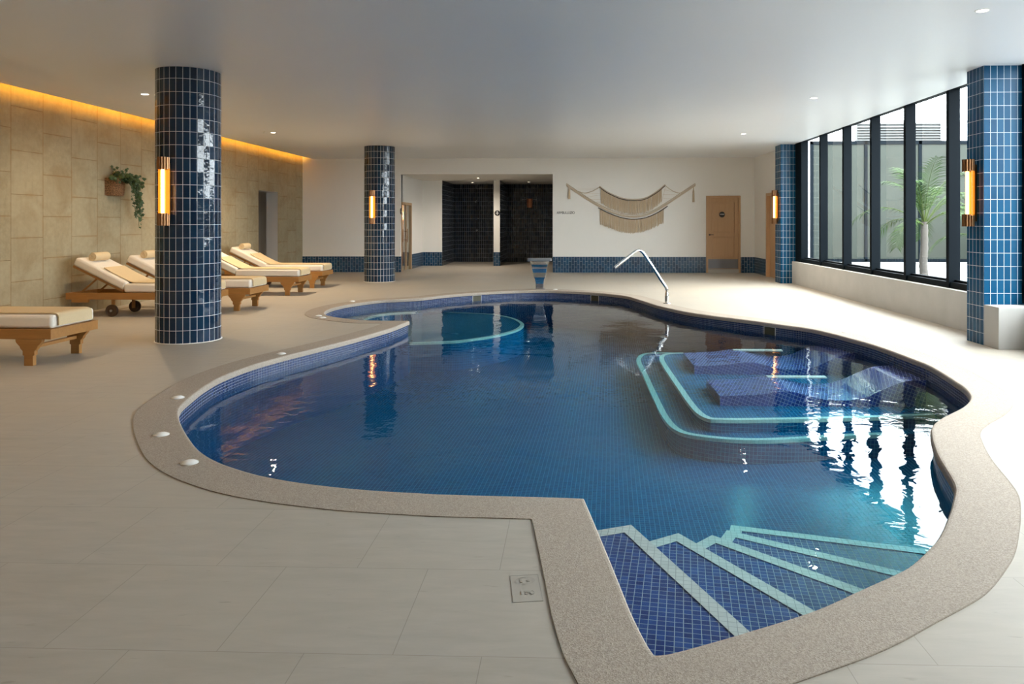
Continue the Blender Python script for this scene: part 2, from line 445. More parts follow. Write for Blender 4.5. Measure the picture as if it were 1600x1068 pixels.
# pool outline (clockwise seen from above), sharp corners between the runs
RUNS = [
    [(0.281,2.481), (0.259,2.559), (0.224,2.751), (0.192,2.991), (0.130,3.444), (0.069,3.870)],
    [(0.069,3.870), (-0.030,3.879), (-0.237,3.888), (-0.658,3.904), (-0.798,3.918), (-1.106,3.956), (-1.437,4.033), (-1.678,4.117), (-1.880,4.217), (-2.139,4.392), (-2.365,4.610), (-2.582,4.888), (-2.804,5.206), (-2.968,5.473), (-3.070,5.694), (-3.147,5.988), (-3.232,6.400), (-3.272,6.826), (-3.227,7.364), (-3.093,7.883), (-2.888,8.476), (-2.674,9.131), (-2.462,9.971), (-2.375,10.729)],
    [(-2.375,10.729), (-2.569,10.751), (-2.868,10.769), (-3.116,10.804), (-3.340,10.941), (-3.531,11.083), (-3.722,11.245), (-3.859,11.446), (-3.943,11.647), (-4.012,11.961), (-4.019,12.358), (-3.922,12.847), (-3.745,13.226), (-3.540,13.561), (-3.278,13.717), (-3.010,13.876), (-2.852,13.999)],
    [(-2.852,13.999), (-2.737,14.171), (-2.571,14.425), (-2.226,14.824), (-1.836,15.149), (-1.436,15.402), (-1.002,15.560), (-0.570,15.618), (-0.175,15.514), (0.259,15.314), (0.676,14.985), (1.060,14.479), (1.220,13.942), (1.356,13.391), (1.483,12.881), (1.682,12.340), (1.875,11.918), (2.137,11.535), (2.393,11.229), (2.698,10.871), (2.973,10.497), (3.226,10.154), (3.368,9.752), (3.469,9.304), (3.555,8.877), (3.591,8.424), (3.606,7.934), (3.609,7.581), (3.544,7.124), (3.484,6.812), (3.438,6.577), (3.363,6.347), (3.293,6.195), (3.185,6.025), (3.023,5.830), (2.778,5.585), (2.621,5.406), (2.509,5.230), (2.444,5.089), (2.369,4.912), (2.273,4.657), (2.202,4.427), (2.152,4.261), (2.110,4.137), (2.059,4.029), (1.967,3.872), (1.882,3.735), (1.708,3.474), (1.577,3.316), (1.441,3.171), (1.341,3.088), (1.141,2.948), (0.902,2.782), (0.627,2.635), (0.423,2.534), (0.322,2.489), (0.281,2.481)],
]
OUT = []
for r in RUNS: OUT += catmull(r, 4)[:-1]
def offset(poly, d):
    n = len(poly); res = []
    for i in range(n):
        a, b, c = poly[i - 1], poly[i], poly[(i + 1) % n]
        def nr(p, q):
            dx, dy = q[0] - p[0], q[1] - p[1]; L = math.hypot(dx, dy) or 1
            return (-dy / L, dx / L)
        n1, n2 = nr(a, b), nr(b, c)
        mx, my = n1[0] + n2[0], n1[1] + n2[1]; L = math.hypot(mx, my) or 1
        mx, my = mx / L, my / L
        k = d / max(.45, mx * n1[0] + my * n1[1])
        res.append((b[0] + mx * k, b[1] + my * k))
    return res
def segdist(p, a, b):
    dx, dy = b[0] - a[0], b[1] - a[1]
    t = max(0, min(1, ((p[0] - a[0]) * dx + (p[1] - a[1]) * dy) / (dx * dx + dy * dy or 1)))
    return math.hypot(p[0] - a[0] - t * dx, p[1] - a[1] - t * dy)
def trimmed(poly, d):
    o = offset(poly, d); n = len(poly)
    return [p for p in o if min(segdist(p, poly[i], poly[(i + 1) % n]) for i in range(n)) > d * .985]
DENSE = []
for i in range(len(OUT)):
    a, b = OUT[i], OUT[(i + 1) % len(OUT)]
    DENSE += [(a[0] + (b[0] - a[0]) * k / 4, a[1] + (b[1] - a[1]) * k / 4) for k in range(4)]
RIM = trimmed(DENSE, .30)

def tess(mb, loops, z, flip=False):
    flat = [p for l in loops for p in l]
    for t in tessellate_polygon([[Vector((x, y, 0)) for x, y in l] for l in loops]):
        a, b, c = [flat[i] for i in t]
        ccw = (b[0] - a[0]) * (c[1] - a[1]) - (c[0] - a[0]) * (b[1] - a[1]) > 0
        if not ccw: b, c = c, b
        if flip: b, c = c, b
        mb.face([(a[0], a[1], z), (b[0], b[1], z), (c[0], c[1], z)])

# floor with the pool cut out of it
mb = MB()
tess(mb, [[(-7.95, YF), (5.35, YF), (5.35, 21.3), (-.54, 21.3), (-.54, 26.95), (-5.0, 26.95), (-5.0, 21.3), (-7.95, 21.3)], RIM], 0)
mb.face([(-9.6, 17.9, 0), (-7.95, 17.9, 0), (-7.95, 19.8, 0), (-9.6, 19.8, 0)])
mb.face([(-7.2, 21.5, 0), (-5.0, 21.5, 0), (-5.0, 24.3, 0), (-7.2, 24.3, 0)])
struct(mb, 'floor', MAT['floor'])

# ceiling slab; it stops short of the stone wall to leave the light slot
mb = MB()
mb.box(-7.575, 5.28, YF, YB, ZC, ZC + .06)
mb.box(-7.575, -7.53, YF, YB, ZC + .06, ZC + .15)
struct(mb, 'ceiling', MAT['ceiling'])
mb = MB(); mb.box(-4.97, -.54, YB + .25, 26.9, 2.84, 2.92); struct(mb, 'ceiling_alcove', MAT['white'])
mb = MB()
mb.box(-8.1, 5.9, YF - .2, YB + .1, ZC + .32, ZC + .4)
mb.box(-7.50, -7.46, YF, YB, ZC + .06, ZC + .32)
struct(mb, 'trim_1', MAT['slot'])
t = thing('cove_light_strip', 'long amber light strip hidden in the slot above the stone wall', 'light strip', (-7.52, 8, ZC + .12))
mb = MB(); mb.box(-.012, .0, -12.9, 13.2, .06, .085); mb.build('led_strip', MAT['led'], t)
mb = MB(); mb.box(0, .02, -12.9, 13.2, .045, .10); mb.build('light_channel', MAT['brushed'], t)

# left stone wall with a doorway
mb = MB()
D0, D1, DZ = 18.23, 19.44, 2.255
mb.box(XL - .3, XL, YF, D0, 0, ZC + .3)
mb.box(XL - .3, XL, D1, YB + .2, 0, ZC + .3)
mb.box(XL - .3, XL, D0, D1, DZ, ZC + .3)
struct(mb, 'wall_left', MAT['stone'])
mb = MB()
mb.box(XL - .31, XL - .004, D0 - .02, D0 + .004, 0, DZ)
mb.box(XL - .31, XL - .004, D1 - .004, D1 + .02, 0, DZ)
mb.box(XL - .31, XL - .004, D0, D1, DZ - .004, DZ + .02)
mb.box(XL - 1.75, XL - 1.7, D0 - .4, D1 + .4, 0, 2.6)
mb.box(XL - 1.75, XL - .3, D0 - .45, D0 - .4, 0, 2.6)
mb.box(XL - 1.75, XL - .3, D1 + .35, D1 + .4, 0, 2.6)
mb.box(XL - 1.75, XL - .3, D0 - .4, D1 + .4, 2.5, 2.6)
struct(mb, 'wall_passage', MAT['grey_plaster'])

# back wall
DX0, DX1, DTOP = 3.858, 4.838, 2.205
mb = MB()
mb.box(-8.2, -4.97, YB, YB + .25, 0, ZC + .3)
mb.box(-4.97, -.54, YB, YB + .25, 2.84, ZC + .3)
mb.box(-.54, DX0, YB, YB + .25, 0, ZC + .3)
mb.box(DX1, 5.6, YB, YB + .25, 0, ZC + .3)
mb.box(DX0, DX1, YB, YB + .25, DTOP, ZC + .3)
struct(mb, 'wall_back', MAT['white'])
mb = MB(); mb.box(-8.2, 5.9, YF - .2, YF, 0, ZC + .3); struct(mb, 'wall_rear', MAT['white'])
mb = MB()
DZ_ = .455
mb.box(XL, -4.97, YB - .012, YB, 0, DZ_)
mb.box(-.54, DX0, YB - .012, YB, 0, DZ_)
mb.box(DX1, 5.24, YB - .012, YB, 0, DZ_)
struct(mb, 'baseboard_back', MAT['dado'])

# right wall between far pilaster and back wall, with an oak door in it
mb = MB()
mb.box(5.24, 5.6, 19.72, YB + .1, 0, ZC + .3)
mb.box(5.24, 5.6, 18.1, 18.78, 0, ZC + .3)
mb.box(5.24, 5.6, 18.78, 19.72, 2.2, ZC + .3)
struct(mb, 'wall_right', MAT['white'])
mb = MB(); mb.box(5.228, 5.24, 19.75, YB - .012, 0, DZ_); struct(mb, 'baseboard_right', MAT['dado'])
d2 = bpy.data.objects.new('door_2', None); COL.objects.link(d2); d2.location = (5.24, 19.25, 0); d2['kind'] = 'structure'
mb = MB()
mb.box(-.075, .12, .44, .51, 0, 2.215); mb.box(-.075, .12, -.51, -.44, 0, 2.215); mb.box(-.075, .12, -.44, .44, 2.14, 2.215)
mb.build('door_frame', MAT['oak'], d2, bevel=.003)
mb = MB(); mb.box(.02, .065, -.44, .44, .005, 2.14); mb.build('door_leaf', MAT['oak'], d2)
mb = MB(); mb.tube([(.02, -.36, 1.02), (-.03, -.36, 1.02), (-.03, -.25, 1.02)], .01); mb.build('door_handle', MAT['brushed'], d2, smooth=40)

# oak door in the back wall
mb = MB(); mb.box(DX0 - .1, DX1 + .1, YB + .25, YB + .3, 0, DTOP + .1); struct(mb, 'wall_door_light_stop', MAT['grey_plaster'])  # unseen panel added so no daylight leaks through the door gaps
d1 = bpy.data.objects.new('door_1', None); COL.objects.link(d1); d1.location = ((DX0 + DX1) / 2, YB, 0); d1['kind'] = 'structure'
W = (DX1 - DX0) / 2
mb = MB()
mb.box(-W, -W + .055, -.025, .2, 0, DTOP); mb.box(W - .055, W, -.025, .2, 0, DTOP); mb.box(-W + .055, W - .055, -.025, .2, DTOP - .055, DTOP)
mb.build('door_frame', MAT['oak'], d1, bevel=.003)
mb = MB(); mb.box(-W + .055, W - .055, -.02, .2, 0, .105); mb.build('threshold', MAT['concrete'], d1)
w = W - .053
mb = MB()
y0, y1 = .035, .075
mb.box(-w, -w + .11, y0, y1, .11, 2.152); mb.box(w - .11, w, y0, y1, .11, 2.152)
for za, zb in ((.11, .44), (1.03, 1.16), (2.02, 2.152)): mb.box(-w + .11, w - .11, y0, y1, za, zb)
mb.build('door_leaf', MAT['oak'], d1, bevel=.004)
for za, zb in ((.44, 1.03), (1.16, 2.02)):
    mb = MB(); mb.box(-w + .11, w - .11, y0 + .026, y1 - .005, za, zb)
    mb.box(-w + .14, w - .14, y0 + .016, y0 + .03, za + .035, zb - .035)
    mb.build('door_panel', MAT['oak'], d1, bevel=.004)
mb = MB(); mb.box(-w + .01, w - .01, y0 - .004, y0, .12, .39); mb.build('kick_plate', MAT['dull_steel'], d1)
mb = MB()
mb.lathe([(0, 0), (.026, 0), (.026, .008), (0, .008)], 16, M=Matrix.Translation((-w + .055, y0, 1.09)) @ Matrix.Rotation(PI / 2, 4, 'X'))
mb.tube([(-w + .055, y0, 1.09), (-w + .055, y0 - .05, 1.09), (-w + .16, y0 - .05, 1.09)], .010)
mb.build('door_handle', MAT['black'], d1, smooth=40)
t = thing('round_door_sign', 'small dark round sign with a white bar on the oak door', 'sign', (4.32, YB + .034, 1.67))
Mx = Matrix.Rotation(PI / 2, 4, 'X')
mb = MB(); mb.lathe([(0, .008), (.078, .008), (.082, .004), (.082, 0), (0, 0)], 28, M=Mx); mb.build('disc', MAT['black'], t, smooth=40)
mb = MB(); mb.box(-.062, .062, -.010, -.008, .0, .018); mb.build('white_bar', MAT['signwhite'], t)

# alcove with sauna door, two showers and a pillar
mb = MB()
SX = -4.97
mb.box(SX - .25, SX, YB + .25, 21.34, 0, 2.9)
mb.box(SX - .25, SX, 22.73, 24.45, 0, 2.9)
mb.box(SX - .25, SX, 21.34, 22.73, 2.04, 2.9)
mb.box(SX, -4.31, 24.4, 24.6, 0, 2.9)
mb.box(-4.40, -4.31, 24.6, 26.9, 0, 2.9)
struct(mb, 'wall_alcove', MAT['white'])
mb = MB(); mb.box(-2.59, -2.38, 24.4, 26.9, 0, 2.84); struct(mb, 'wall_pillar', MAT['white'])
mb = MB()
mb.box(SX, SX + .012, YB + .002, 21.33, 0, DZ_); mb.box(SX, SX + .012, 22.76, 24.4, 0, DZ_)
mb.box(SX + .012, -4.31, 24.388, 24.4, 0, DZ_)
mb.box(-2.592, -2.378, 24.388, 24.4, 0, DZ_)
struct(mb, 'baseboard_alcove', MAT['dado'])
mb = MB()
mb.box(-4.31, -4.298, 24.4, 26.9, 0, 2.84)
mb.box(-4.298, -2.602, 26.888, 26.9, 0, 2.84)
mb.box(-2.602, -2.59, 24.402, 26.888, 0, 2.84)
mb.box(-2.38, -2.368, 24.402, 26.9, 0, 2.84)
mb.box(-2.368, -.552, 26.888, 26.9, 0, 2.84)
mb.box(-.552, -.54, YB + .26, 26.9, 0, 2.84)
struct(mb, 'wall_shower', MAT['shower_tile'])
mb = MB(); mb.box(-4.4, -.3, 26.9, 27.1, 0, 2.9); mb.box(-.54, -.3, YB + .25, 26.9, 0, 2.9); struct(mb, 'wall_alcove_rear', MAT['white'])

# sauna door and the warm room behind the glass
d3 = bpy.data.objects.new('door_3', None); COL.objects.link(d3); d3.location = (SX, 22.03, 0); d3['kind'] = 'structure'
mb = MB()
mb.box(-.2, .015, -.69, -.63, 0, 2.04); mb.box(-.2, .015, .63, .69, 0, 2.04); mb.box(-.2, .015, -.63, .63, 1.97, 2.04)
mb.build('door_frame', MAT['oak'], d3, bevel=.003)
mb = MB(); mb.box(-.05, -.01, .01, .07, .02, 1.97); mb.build('door_stile', MAT['oak'], d3, bevel=.003)
mb = MB(); mb.box(-.034, -.026, -.63, .01, .02, 1.96); mb.build('glass_leaf', MAT['glass'], d3)
mb = MB(); mb.box(-.034, -.026, .07, .63, .02, 1.96); mb.build('glass_panel', MAT['glass'], d3)
mb = MB()
mb.tube([(.04, -.06, .85), (.04, -.06, 1.25)], .014); mb.tube([(-.03, -.06, .92), (.04, -.06, .92)], .009); mb.tube([(-.03, -.06, 1.18), (.04, -.06, 1.18)], .009)
mb.build('door_handle', MAT['bronze'], d3, smooth=40)
mb = MB()
mb.box(-7.25, -7.2, 21.5, 24.4, 0, 2.5); mb.box(-7.2, -5.22, 24.3, 24.4, 0, 2.5); mb.box(-7.2, -5.22, 21.5, 24.4, 2.4, 2.5)
mb.box(-7.2, -5.22, 21.45, 21.5, 0, 2.5)
struct(mb, 'wall_sauna', MAT['sauna'])
for k, (yy, lb) in enumerate(((23.3, 'amber uplight on the sauna wall, left one seen through the glass'), (23.95, 'amber uplight on the sauna wall, right one seen through the glass'))):
    t = thing('sauna_lamp', lb, 'lamp', (-5.63 + .18 * k, 24.3, 1.42), group='sauna uplights')
    mb = MB(); mb.lathe([(.0, 0), (.05, .0), (.07, .11), (.06, .11), (.045, .012), (0, .012)], 16, arc=(PI, 2 * PI)); mb.build('lamp_cup', MAT['bronze'], t, smooth=40)
    mb = MB(); mb.lathe([(.0, .10), (.055, .10), (.055, .06), (0, .06)], 14, arc=(PI, 2 * PI)); mb.build('lamp_bulb', MAT['lamp_amber'], t)
    l = bpy.data.lights.new('sauna_glow', 'POINT'); l.energy = 14; l.color = (1, .6, .3); l.shadow_soft_size = .05
    lo = bpy.data.objects.new('sauna_glow', l); lo.location = (-5.63 + .18 * k, 24.15, 1.66); COL.objects.link(lo)

def pictogram_sign(loc, M, label):
    t = thing('round_pictogram_sign', label, 'sign', loc)
    mb = MB(); mb.lathe([(0, .012), (.086, .012), (.092, .007), (.092, 0), (0, 0)], 32, M=M); mb.build('disc', MAT['black'], t, smooth=40)
    mb = MB()
    def pt(x, z): return M @ Vector((x, z, .0135))
    mb.face([pt(.017 * math.cos(a), .042 + .017 * math.sin(a)) for a in [2 * PI * k / 14 for k in range(14)]])
    for P in ([(-.02, .02), (-.02, -.012), (.02, -.012), (.02, .02)], [(-.05, -.002), (-.05, -.018), (.05, -.018), (.05, -.002)], [(-.014, -.014), (-.011, -.064), (.011, -.064), (.014, -.014)]):
        mb.face([pt(*p) for p in P])
    mb.build('figure', MAT['signwhite'], t)
    return t
pictogram_sign((-2.465, 24.4, 1.755), Mx, 'black round sign with white figure on the narrow white pillar between the showers')
pictogram_sign((SX, 21.27 + .02, 1.77), Matrix.Rotation(PI / 2, 4, 'Z') @ Mx, 'black round sign seen edge-on beside the sauna door')

# small lettering on the back wall
t = thing('wall_lettering', 'row of small dark grey letters on the white back wall left of the macrame', 'lettering', (-.43, YB, 1.69))
cu = bpy.data.curves.new('letters', 'FONT'); cu.body = 'ARMBULLUZIO'; cu.size = .105; cu.extrude = .004; cu.space_character = .92
tmp = bpy.data.objects.new('letters', cu); COL.objects.link(tmp)
bpy.context.view_layer.update()
me = bpy.data.meshes.new_from_object(tmp.evaluated_get(bpy.context.evaluated_depsgraph_get()))
bpy.data.objects.remove(tmp)
sx_ = .52 / max(vv.co.x for vv in me.vertices)
for vv in me.vertices: vv.co = (vv.co.x * sx_, -.004 - vv.co.z, vv.co.y)
me.materials.clear(); me.materials.append(MAT['letters'])
lo = bpy.data.objects.new('letters', me); COL.objects.link(lo); lo.parent = t

# shower fittings
t = thing('wall_shower_set', 'chrome shower head and taps on the dark tiles of the left shower', 'shower', (-3.46, 26.888, 0))
mb = MB(); mb.tube([(0, -.05, 1.12), (0, -.05, 2.2), (0, -.12, 2.24), (0, -.34, 2.22)], .011); mb.build('riser_pipe', MAT['black'], t, smooth=50)
mb = MB(); mb.lathe([(0, .03), (.02, .03), (.025, .012), (.085, .008), (.085, 0), (0, 0)], 20, 0, -.34, M=Matrix.Translation((0, 0, 2.17))); mb.build('shower_head', MAT['chrome'], t, smooth=40)
mb = MB(); mb.tube([(0, 0, 1.57), (0, -.09, 1.57)], .032, 14); mb.tube([(0, -.08, 1.57), (.09, -.085, 1.60)], .009); mb.build('mixer_tap', MAT['chrome'], t, smooth=40)
mb = MB(); mb.tube([(0, 0, 1.16), (0, -.07, 1.16), (0, -.11, 1.10)], .026, 12); mb.lathe([(0, .02), (.05, .02), (.05, 0), (0, 0)], 16, M=Matrix.Translation((0, 0, 1.16)) @ Mx); mb.build('spout', MAT['chrome'], t, smooth=40)
t = thing('bucket_shower', 'copper bucket hung from a bar high on the right shower wall', 'bucket shower', (-1.51, 26.55, 1.98))
mb = MB(); mb.lathe([(0, 0), (.098, 0), (.115, .31), (.121, .318), (.110, .318), (.094, .012), (0, .012)], 28); mb.build('bucket', MAT['bucket'], t, smooth=40)
mb = MB(); mb.tube([(-.28, 0, .285), (.26, 0, .285)], .011); mb.tube([(-.2, .0, .285), (-.2, .336, .285)], .012); mb.tube([(.2, .0, .285), (.2, .336, .285)], .012); mb.build('bracket_bar', MAT['brushed'], t, smooth=40)
mb = MB(); mb.tube([(.255, 0, .40), (.255, 0, -.05)], .006); mb.build('pull_chain', MAT['brushed'], t, smooth=40)

# ---------------------------------------------------------------- columns and pilasters
def column(x, y, label):
    t = thing('tiled_column', label, 'column', (x, y, 0), group='round tiled columns')
    mb = MB(); mb.lathe([(.37, -.0), (.37, ZC)], 72); mb.build('shaft', MAT['zellige'], t, smooth=60)
    mb = MB(); mb.lathe([(.382, 0), (.376, .008), (.37, .008)], 72); mb.build('base_joint', MAT['white'], t, smooth=60)
column(-4.735, 8.96, 'round dark blue tiled column nearest the camera, among the loungers')
column(-4.72, 17.97, 'round dark blue tiled column at the far end by the back wall')
def pilaster(x0, y0, y1, label):
    mb = MB(); mb.box(x0, 5.28, y0, y1, 0, ZC); mb.box(5.28, 5.6, y0, y1, 0, ZC + .3)
    tag(mb.build('tiled_pilaster', MAT['zellige_pilaster']), label, 'pilaster', 'square tiled pilasters')
pilaster(4.86, 8.84, 9.21, 'square blue tiled pilaster nearest the camera at the right edge')
pilaster(4.96, 17.62, 18.10, 'square blue tiled pilaster at the far end of the window wall')

# ---------------------------------------------------------------- windows on the right
mb = MB(); mb.box(5.22, 5.62, 9.21, 17.62, 0, .525); struct(mb, 'wall_sill_far', MAT['concrete'], bevel=.004)
mb = MB(); mb.box(5.22, 5.62, 2.07, 8.54, 0, .50); struct(mb, 'wall_sill_near', MAT['concrete'], bevel=.004)
mb = MB(); mb.box(5.22, 5.62, YF, 2.07, 0, ZC + .3); struct(mb, 'wall_right_near', MAT['white'])
mb = MB(); mb.box(4.86, 5.62, 8.54, 8.84, 0, .48); struct(mb, 'wall_ledge', MAT['concrete'], bevel=.004)
ys = [17.21, 15.90, 14.565, 13.23, 11.895, 10.56, 9.215]
ys2 = [8.80, 7.47, 6.14, 4.81, 3.48, 2.15]
k = 0
for seq, zb in ((ys, .525), (ys2, .50)):
    for a, bq in zip(seq[:-1], seq[1:]):
        k += 1
        mb = MB(); mb.face([(5.43, a, zb), (5.43, bq, zb), (5.43, bq, ZC + .2), (5.43, a, ZC + .2)])
        wdw = struct(mb, 'window_%d' % k, MAT['glass'])
        mb = MB()
        mb.box(5.30, 5.46, a - .04, a + .04, zb, ZC + .3)
        if bq == seq[-1]: mb.box(5.30, 5.46, bq + .0, bq + .08, zb, ZC + .3)
        mb.box(5.32, 5.47, bq + .04, a - .04, zb, zb + .085)
        mb.box(5.38, 5.45, bq + .04, a - .04, zb + .085, zb + .115)
        mb.box(5.32, 5.47, bq + .04, a - .04, ZC + .02, ZC + .3)
        if k == 1: mb.box(5.30, 5.46, a + .04, 17.62, zb, ZC + .3)
        mb.build('window_frame', MAT['frame'], wdw, bevel=.004)

# ---------------------------------------------------------------- wall sconces (face along local -y)
def sconce(loc, rz, label):
    t = thing('wall_sconce', label, 'wall light', loc, rz, group='copper wall sconces')
    c = -.085
    mb = MB(); mb.box(-.03, .03, -.022, .004, .06, .74); mb.build('backplate', MAT['bronze'], t, bevel=.003)
    mb = MB()
    n = 14
    for q in range(n):
        a0, a1 = PI * q / n, PI * (q + 1) / n
        for r, fl in ((.066, True), (.070, False)):
            P = [(r * math.cos(a0), c + r * math.sin(a0) * .9, .13), (r * math.cos(a1), c + r * math.sin(a1) * .9, .13), (r * math.cos(a1), c + r * math.sin(a1) * .9, .67), (r * math.cos(a0), c + r * math.sin(a0) * .9, .67)]
            mb.face(list(reversed(P)) if fl else P)
    mb.build('lit_amber_shell', MAT['amber'], t, smooth=60, weld=False)
    for z0 in (0, .66):
        mb = MB()
        for q in range(12):
            a = 2 * PI * (q + .5) / 12
            mb.tube([(.056 * math.cos(a), c + .056 * math.sin(a), z0), (.056 * math.cos(a), c + .056 * math.sin(a), z0 + .145)], .0142, 8)
        mb.lathe([(0, z0 + .004), (.056, z0 + .004), (.056, z0 + .140), (0, z0 + .140)], 20, 0, c)
        mb.build('fluted_collar', MAT['bronze'], t, smooth=50)
    mb = MB(); mb.tube([(0, c - .012, .146), (0, c - .012, .659)], .0185, 14); mb.build('lamp_tube', MAT['tube'], t, smooth=50)
    return t
a = math.radians(-8)
sconce((-4.735 + .37 * math.sin(a), 8.96 - .37 * math.cos(a), 1.41), a, 'glowing copper sconce on the round column nearest the camera')
sconce((-4.72 + .37 * math.sin(a), 17.97 - .37 * math.cos(a), 1.41), a, 'glowing copper sconce on the far round column')
sconce((4.86, 9.02, 1.40), -PI / 2, 'glowing copper sconce on the square pilaster at the right edge')
sconce((4.96, 17.84, 1.41), -PI / 2, 'glowing copper sconce on the far square pilaster')

# ---------------------------------------------------------------- downlights and sprinkler
def downlight(x, y, z, label, e=150, col=(1, .86, .68)):
    t = thing('ceiling_downlight', label, 'downlight', (x, y, z), group='recessed downlights')
    mb = MB(); mb.lathe([(.062, .0), (.062, -.004), (.050, -.006), (.046, .0)], 24); mb.build('trim_ring', MAT['signwhite'], t, smooth=40)
    mb = MB(); mb.face([(.046 * math.cos(2 * PI * q / 20), -.046 * math.sin(2 * PI * q / 20), -.002) for q in range(20)]); mb.build('lens', MAT['downlight'], t)
    spot(x, y, z, e, col)
def spot(x, y, z, e, col):
    l = bpy.data.lights.new('downlight_beam', 'SPOT'); l.energy = e; l.color = col; l.spot_size = math.radians(158); l.spot_blend = 1.0; l.shadow_soft_size = .02
    o = bpy.data.objects.new('downlight_beam', l); o.location = (x, y, z - .03); COL.objects.link(o)
downlight(3.59, 6.55, ZC, 'downlight in the ceiling nearest the camera, top right', 60)
downlight(3.61, 11.09, ZC, 'downlight in the ceiling above the middle of the window side', 150)
downlight(3.60, 15.54, ZC, 'faint downlight in the ceiling towards the back wall on the window side', 340)
downlight(-6.16, 10.44, ZC, 'downlight in the ceiling left of the near round column', 160, (1, .75, .46))
downlight(-6.16, 15.01, ZC, 'downlight in the ceiling right of the near round column', 400, (1, .78, .52))
downlight(-2.94, 23.08, 2.84, 'downlight in the middle of the alcove ceiling', 170, (1, .88, .74))
downlight(-3.47, 25.68, 2.84, 'downlight over the left shower', 14)
downlight(-1.48, 25.34, 2.84, 'downlight over the right shower', 14)
for yy in (5.87, 1.3, -3.3): spot(-6.16, yy, ZC, 95, (1, .72, .42))
t = thing('ceiling_sprinkler', 'tiny white sprinkler head on the ceiling beside a downlight', 'sprinkler', (-6.26, 14.79, ZC))
mb = MB(); mb.lathe([(.0, 0), (.03, 0), (.03, -.006), (.01, -.008), (.01, -.04), (.02, -.042), (.02, -.046), (0, -.046)], 14); mb.build('sprinkler_head', MAT['plastic'], t, smooth=40)

# ---------------------------------------------------------------- swimming pool
WZ, PZ = -.14, -.78
pool = thing('swimming_pool', 'kidney-shaped indoor pool lined with blue mosaic and edged with sandy coping', 'swimming pool')
mb = MB()
NOSE = [(.022, .004), (.010, .002), (.003, -.005), (0, -.014), (0, -.050), (.020, -.056)]
inner = offset(OUT, .022)
tess(mb, [RIM, inner], .004)
rings = [[(x, y, z) for x, y in offset(OUT, d)] for d, z in NOSE]
n = len(OUT)
for a, b in zip(rings[:-1], rings[1:]):
    for i in range(n):
        j = (i + 1) % n
        mb.face([a[i], a[j], b[j], b[i]])
m_ = len(RIM)
for i in range(m_):
    p, q = RIM[i], RIM[(i + 1) % m_]
    mb.face([(*p, .004), (*p, -.02), (*q, -.02), (*q, .004)])
mb.build('coping', MAT['coping'], pool)
mb = MB(); tess(mb, [RIM, trimmed(DENSE, .2972)], .0048); mb.build('coping_joint', simple('joint_sealant', (.30, .255, .2), .8), pool)
mb = MB()
WL = offset(OUT, .018)
L = 0
for i in range(n):
    p, q = WL[i], WL[(i + 1) % n]
    d = math.hypot(q[0] - p[0], q[1] - p[1])
    mb.face([(*q, -.165), (*p, -.165), (*p, -.05), (*q, -.05)], [(L + d, -.165), (L, -.165), (L, -.05), (L + d, -.05)])
    L += d
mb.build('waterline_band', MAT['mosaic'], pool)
mb = MB(); L = 0
for i in range(n):
    p, q = WL[i], WL[(i + 1) % n]
    d = math.hypot(q[0] - p[0], q[1] - p[1])
    mb.face([(*q, PZ), (*p, PZ), (*p, -.165), (*q, -.165)], [(L + d, PZ), (L, PZ), (L, -.165), (L + d, -.165)])
    L += d
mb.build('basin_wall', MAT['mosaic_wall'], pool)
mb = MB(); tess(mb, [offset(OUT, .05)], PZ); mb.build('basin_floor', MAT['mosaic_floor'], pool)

def sc(P, s): return [(x * s, y * s) for x, y in P]
def band(mb, path, w, z, side=1, drop=.03):
    n = len(path); off = []
    for i in range(n):
        def nr(p, q):
            dx, dy = q[0] - p[0], q[1] - p[1]; L = math.hypot(dx, dy) or 1
            return (-dy / L * side, dx / L * side)
        n1 = nr(path[i - 1], path[i]) if i > 0 else nr(path[0], path[1])
        n2 = nr(path[i], path[i + 1]) if i < n - 1 else n1
        mx, my = n1[0] + n2[0], n1[1] + n2[1]; L = math.hypot(mx, my) or 1
        mx, my = mx / L, my / L; k = w / max(.5, mx * n1[0] + my * n1[1])
        off.append((path[i][0] + mx * k, path[i][1] + my * k))
    ew = [(p[0] - (o[0] - p[0]) / w * .004, p[1] - (o[1] - p[1]) / w * .004) for p, o in zip(path, off)]
    for i in range(n - 1):
        a, b, c, d = ew[i], ew[i + 1], off[i + 1], off[i]
        f = [(*a, z + .004), (*b, z + .004), (*c, z + .004), (*d, z + .004)]
        mb.face(f if side > 0 else list(reversed(f)))
        g = [(*a, z - drop), (*b, z - drop), (*b, z + .004), (*a, z + .004)]
        mb.face(g if side > 0 else list(reversed(g)))

# entry steps, fanning out from the near left corner
D = [.09, .19, .28, .36, .43]
RAW = [(.10, [(0.156, 4.039), (0.33, 4.113), (0.725, 3.071)]), (.22, [(0.467, 4.197), (0.62, 4.296), (1.119, 3.473)]),
       (.34, [(0.775, 4.466), (0.866, 4.56), (1.518, 3.924)]), (.46, [(0.975, 4.81), (1.035, 4.927), (1.924, 4.382)]), (.58, [(1.114, 5.208), (1.144, 5.304), (2.397, 4.944)])]
for d, (d0, P) in zip(D, RAW):
    bl, c, e = sc(P, (1.59 + d) / (1.59 + d0))
    k = (c[1] - bl[1]) / (c[0] - bl[0])
    bl = (.0555, c[1] - k * (c[0] - .0555))
    ex = (c[0] + (e[0] - c[0]) * 1.35, c[1] + (e[1] - c[1]) * 1.35)
    poly = [bl, c, ex, (ex[0] - .1, 2.2), (.2, 2.2), (.0555, 3.86)]
    mb = MB(); mb.prism(poly, PZ, WZ - d)
    st = mb.build('step', MAT['mosaic_step'], pool)
    mb = MB(); band(mb, [bl, c, ex], .073, WZ - d, -1); mb.build('step_nosing', MAT['nosing'], st)

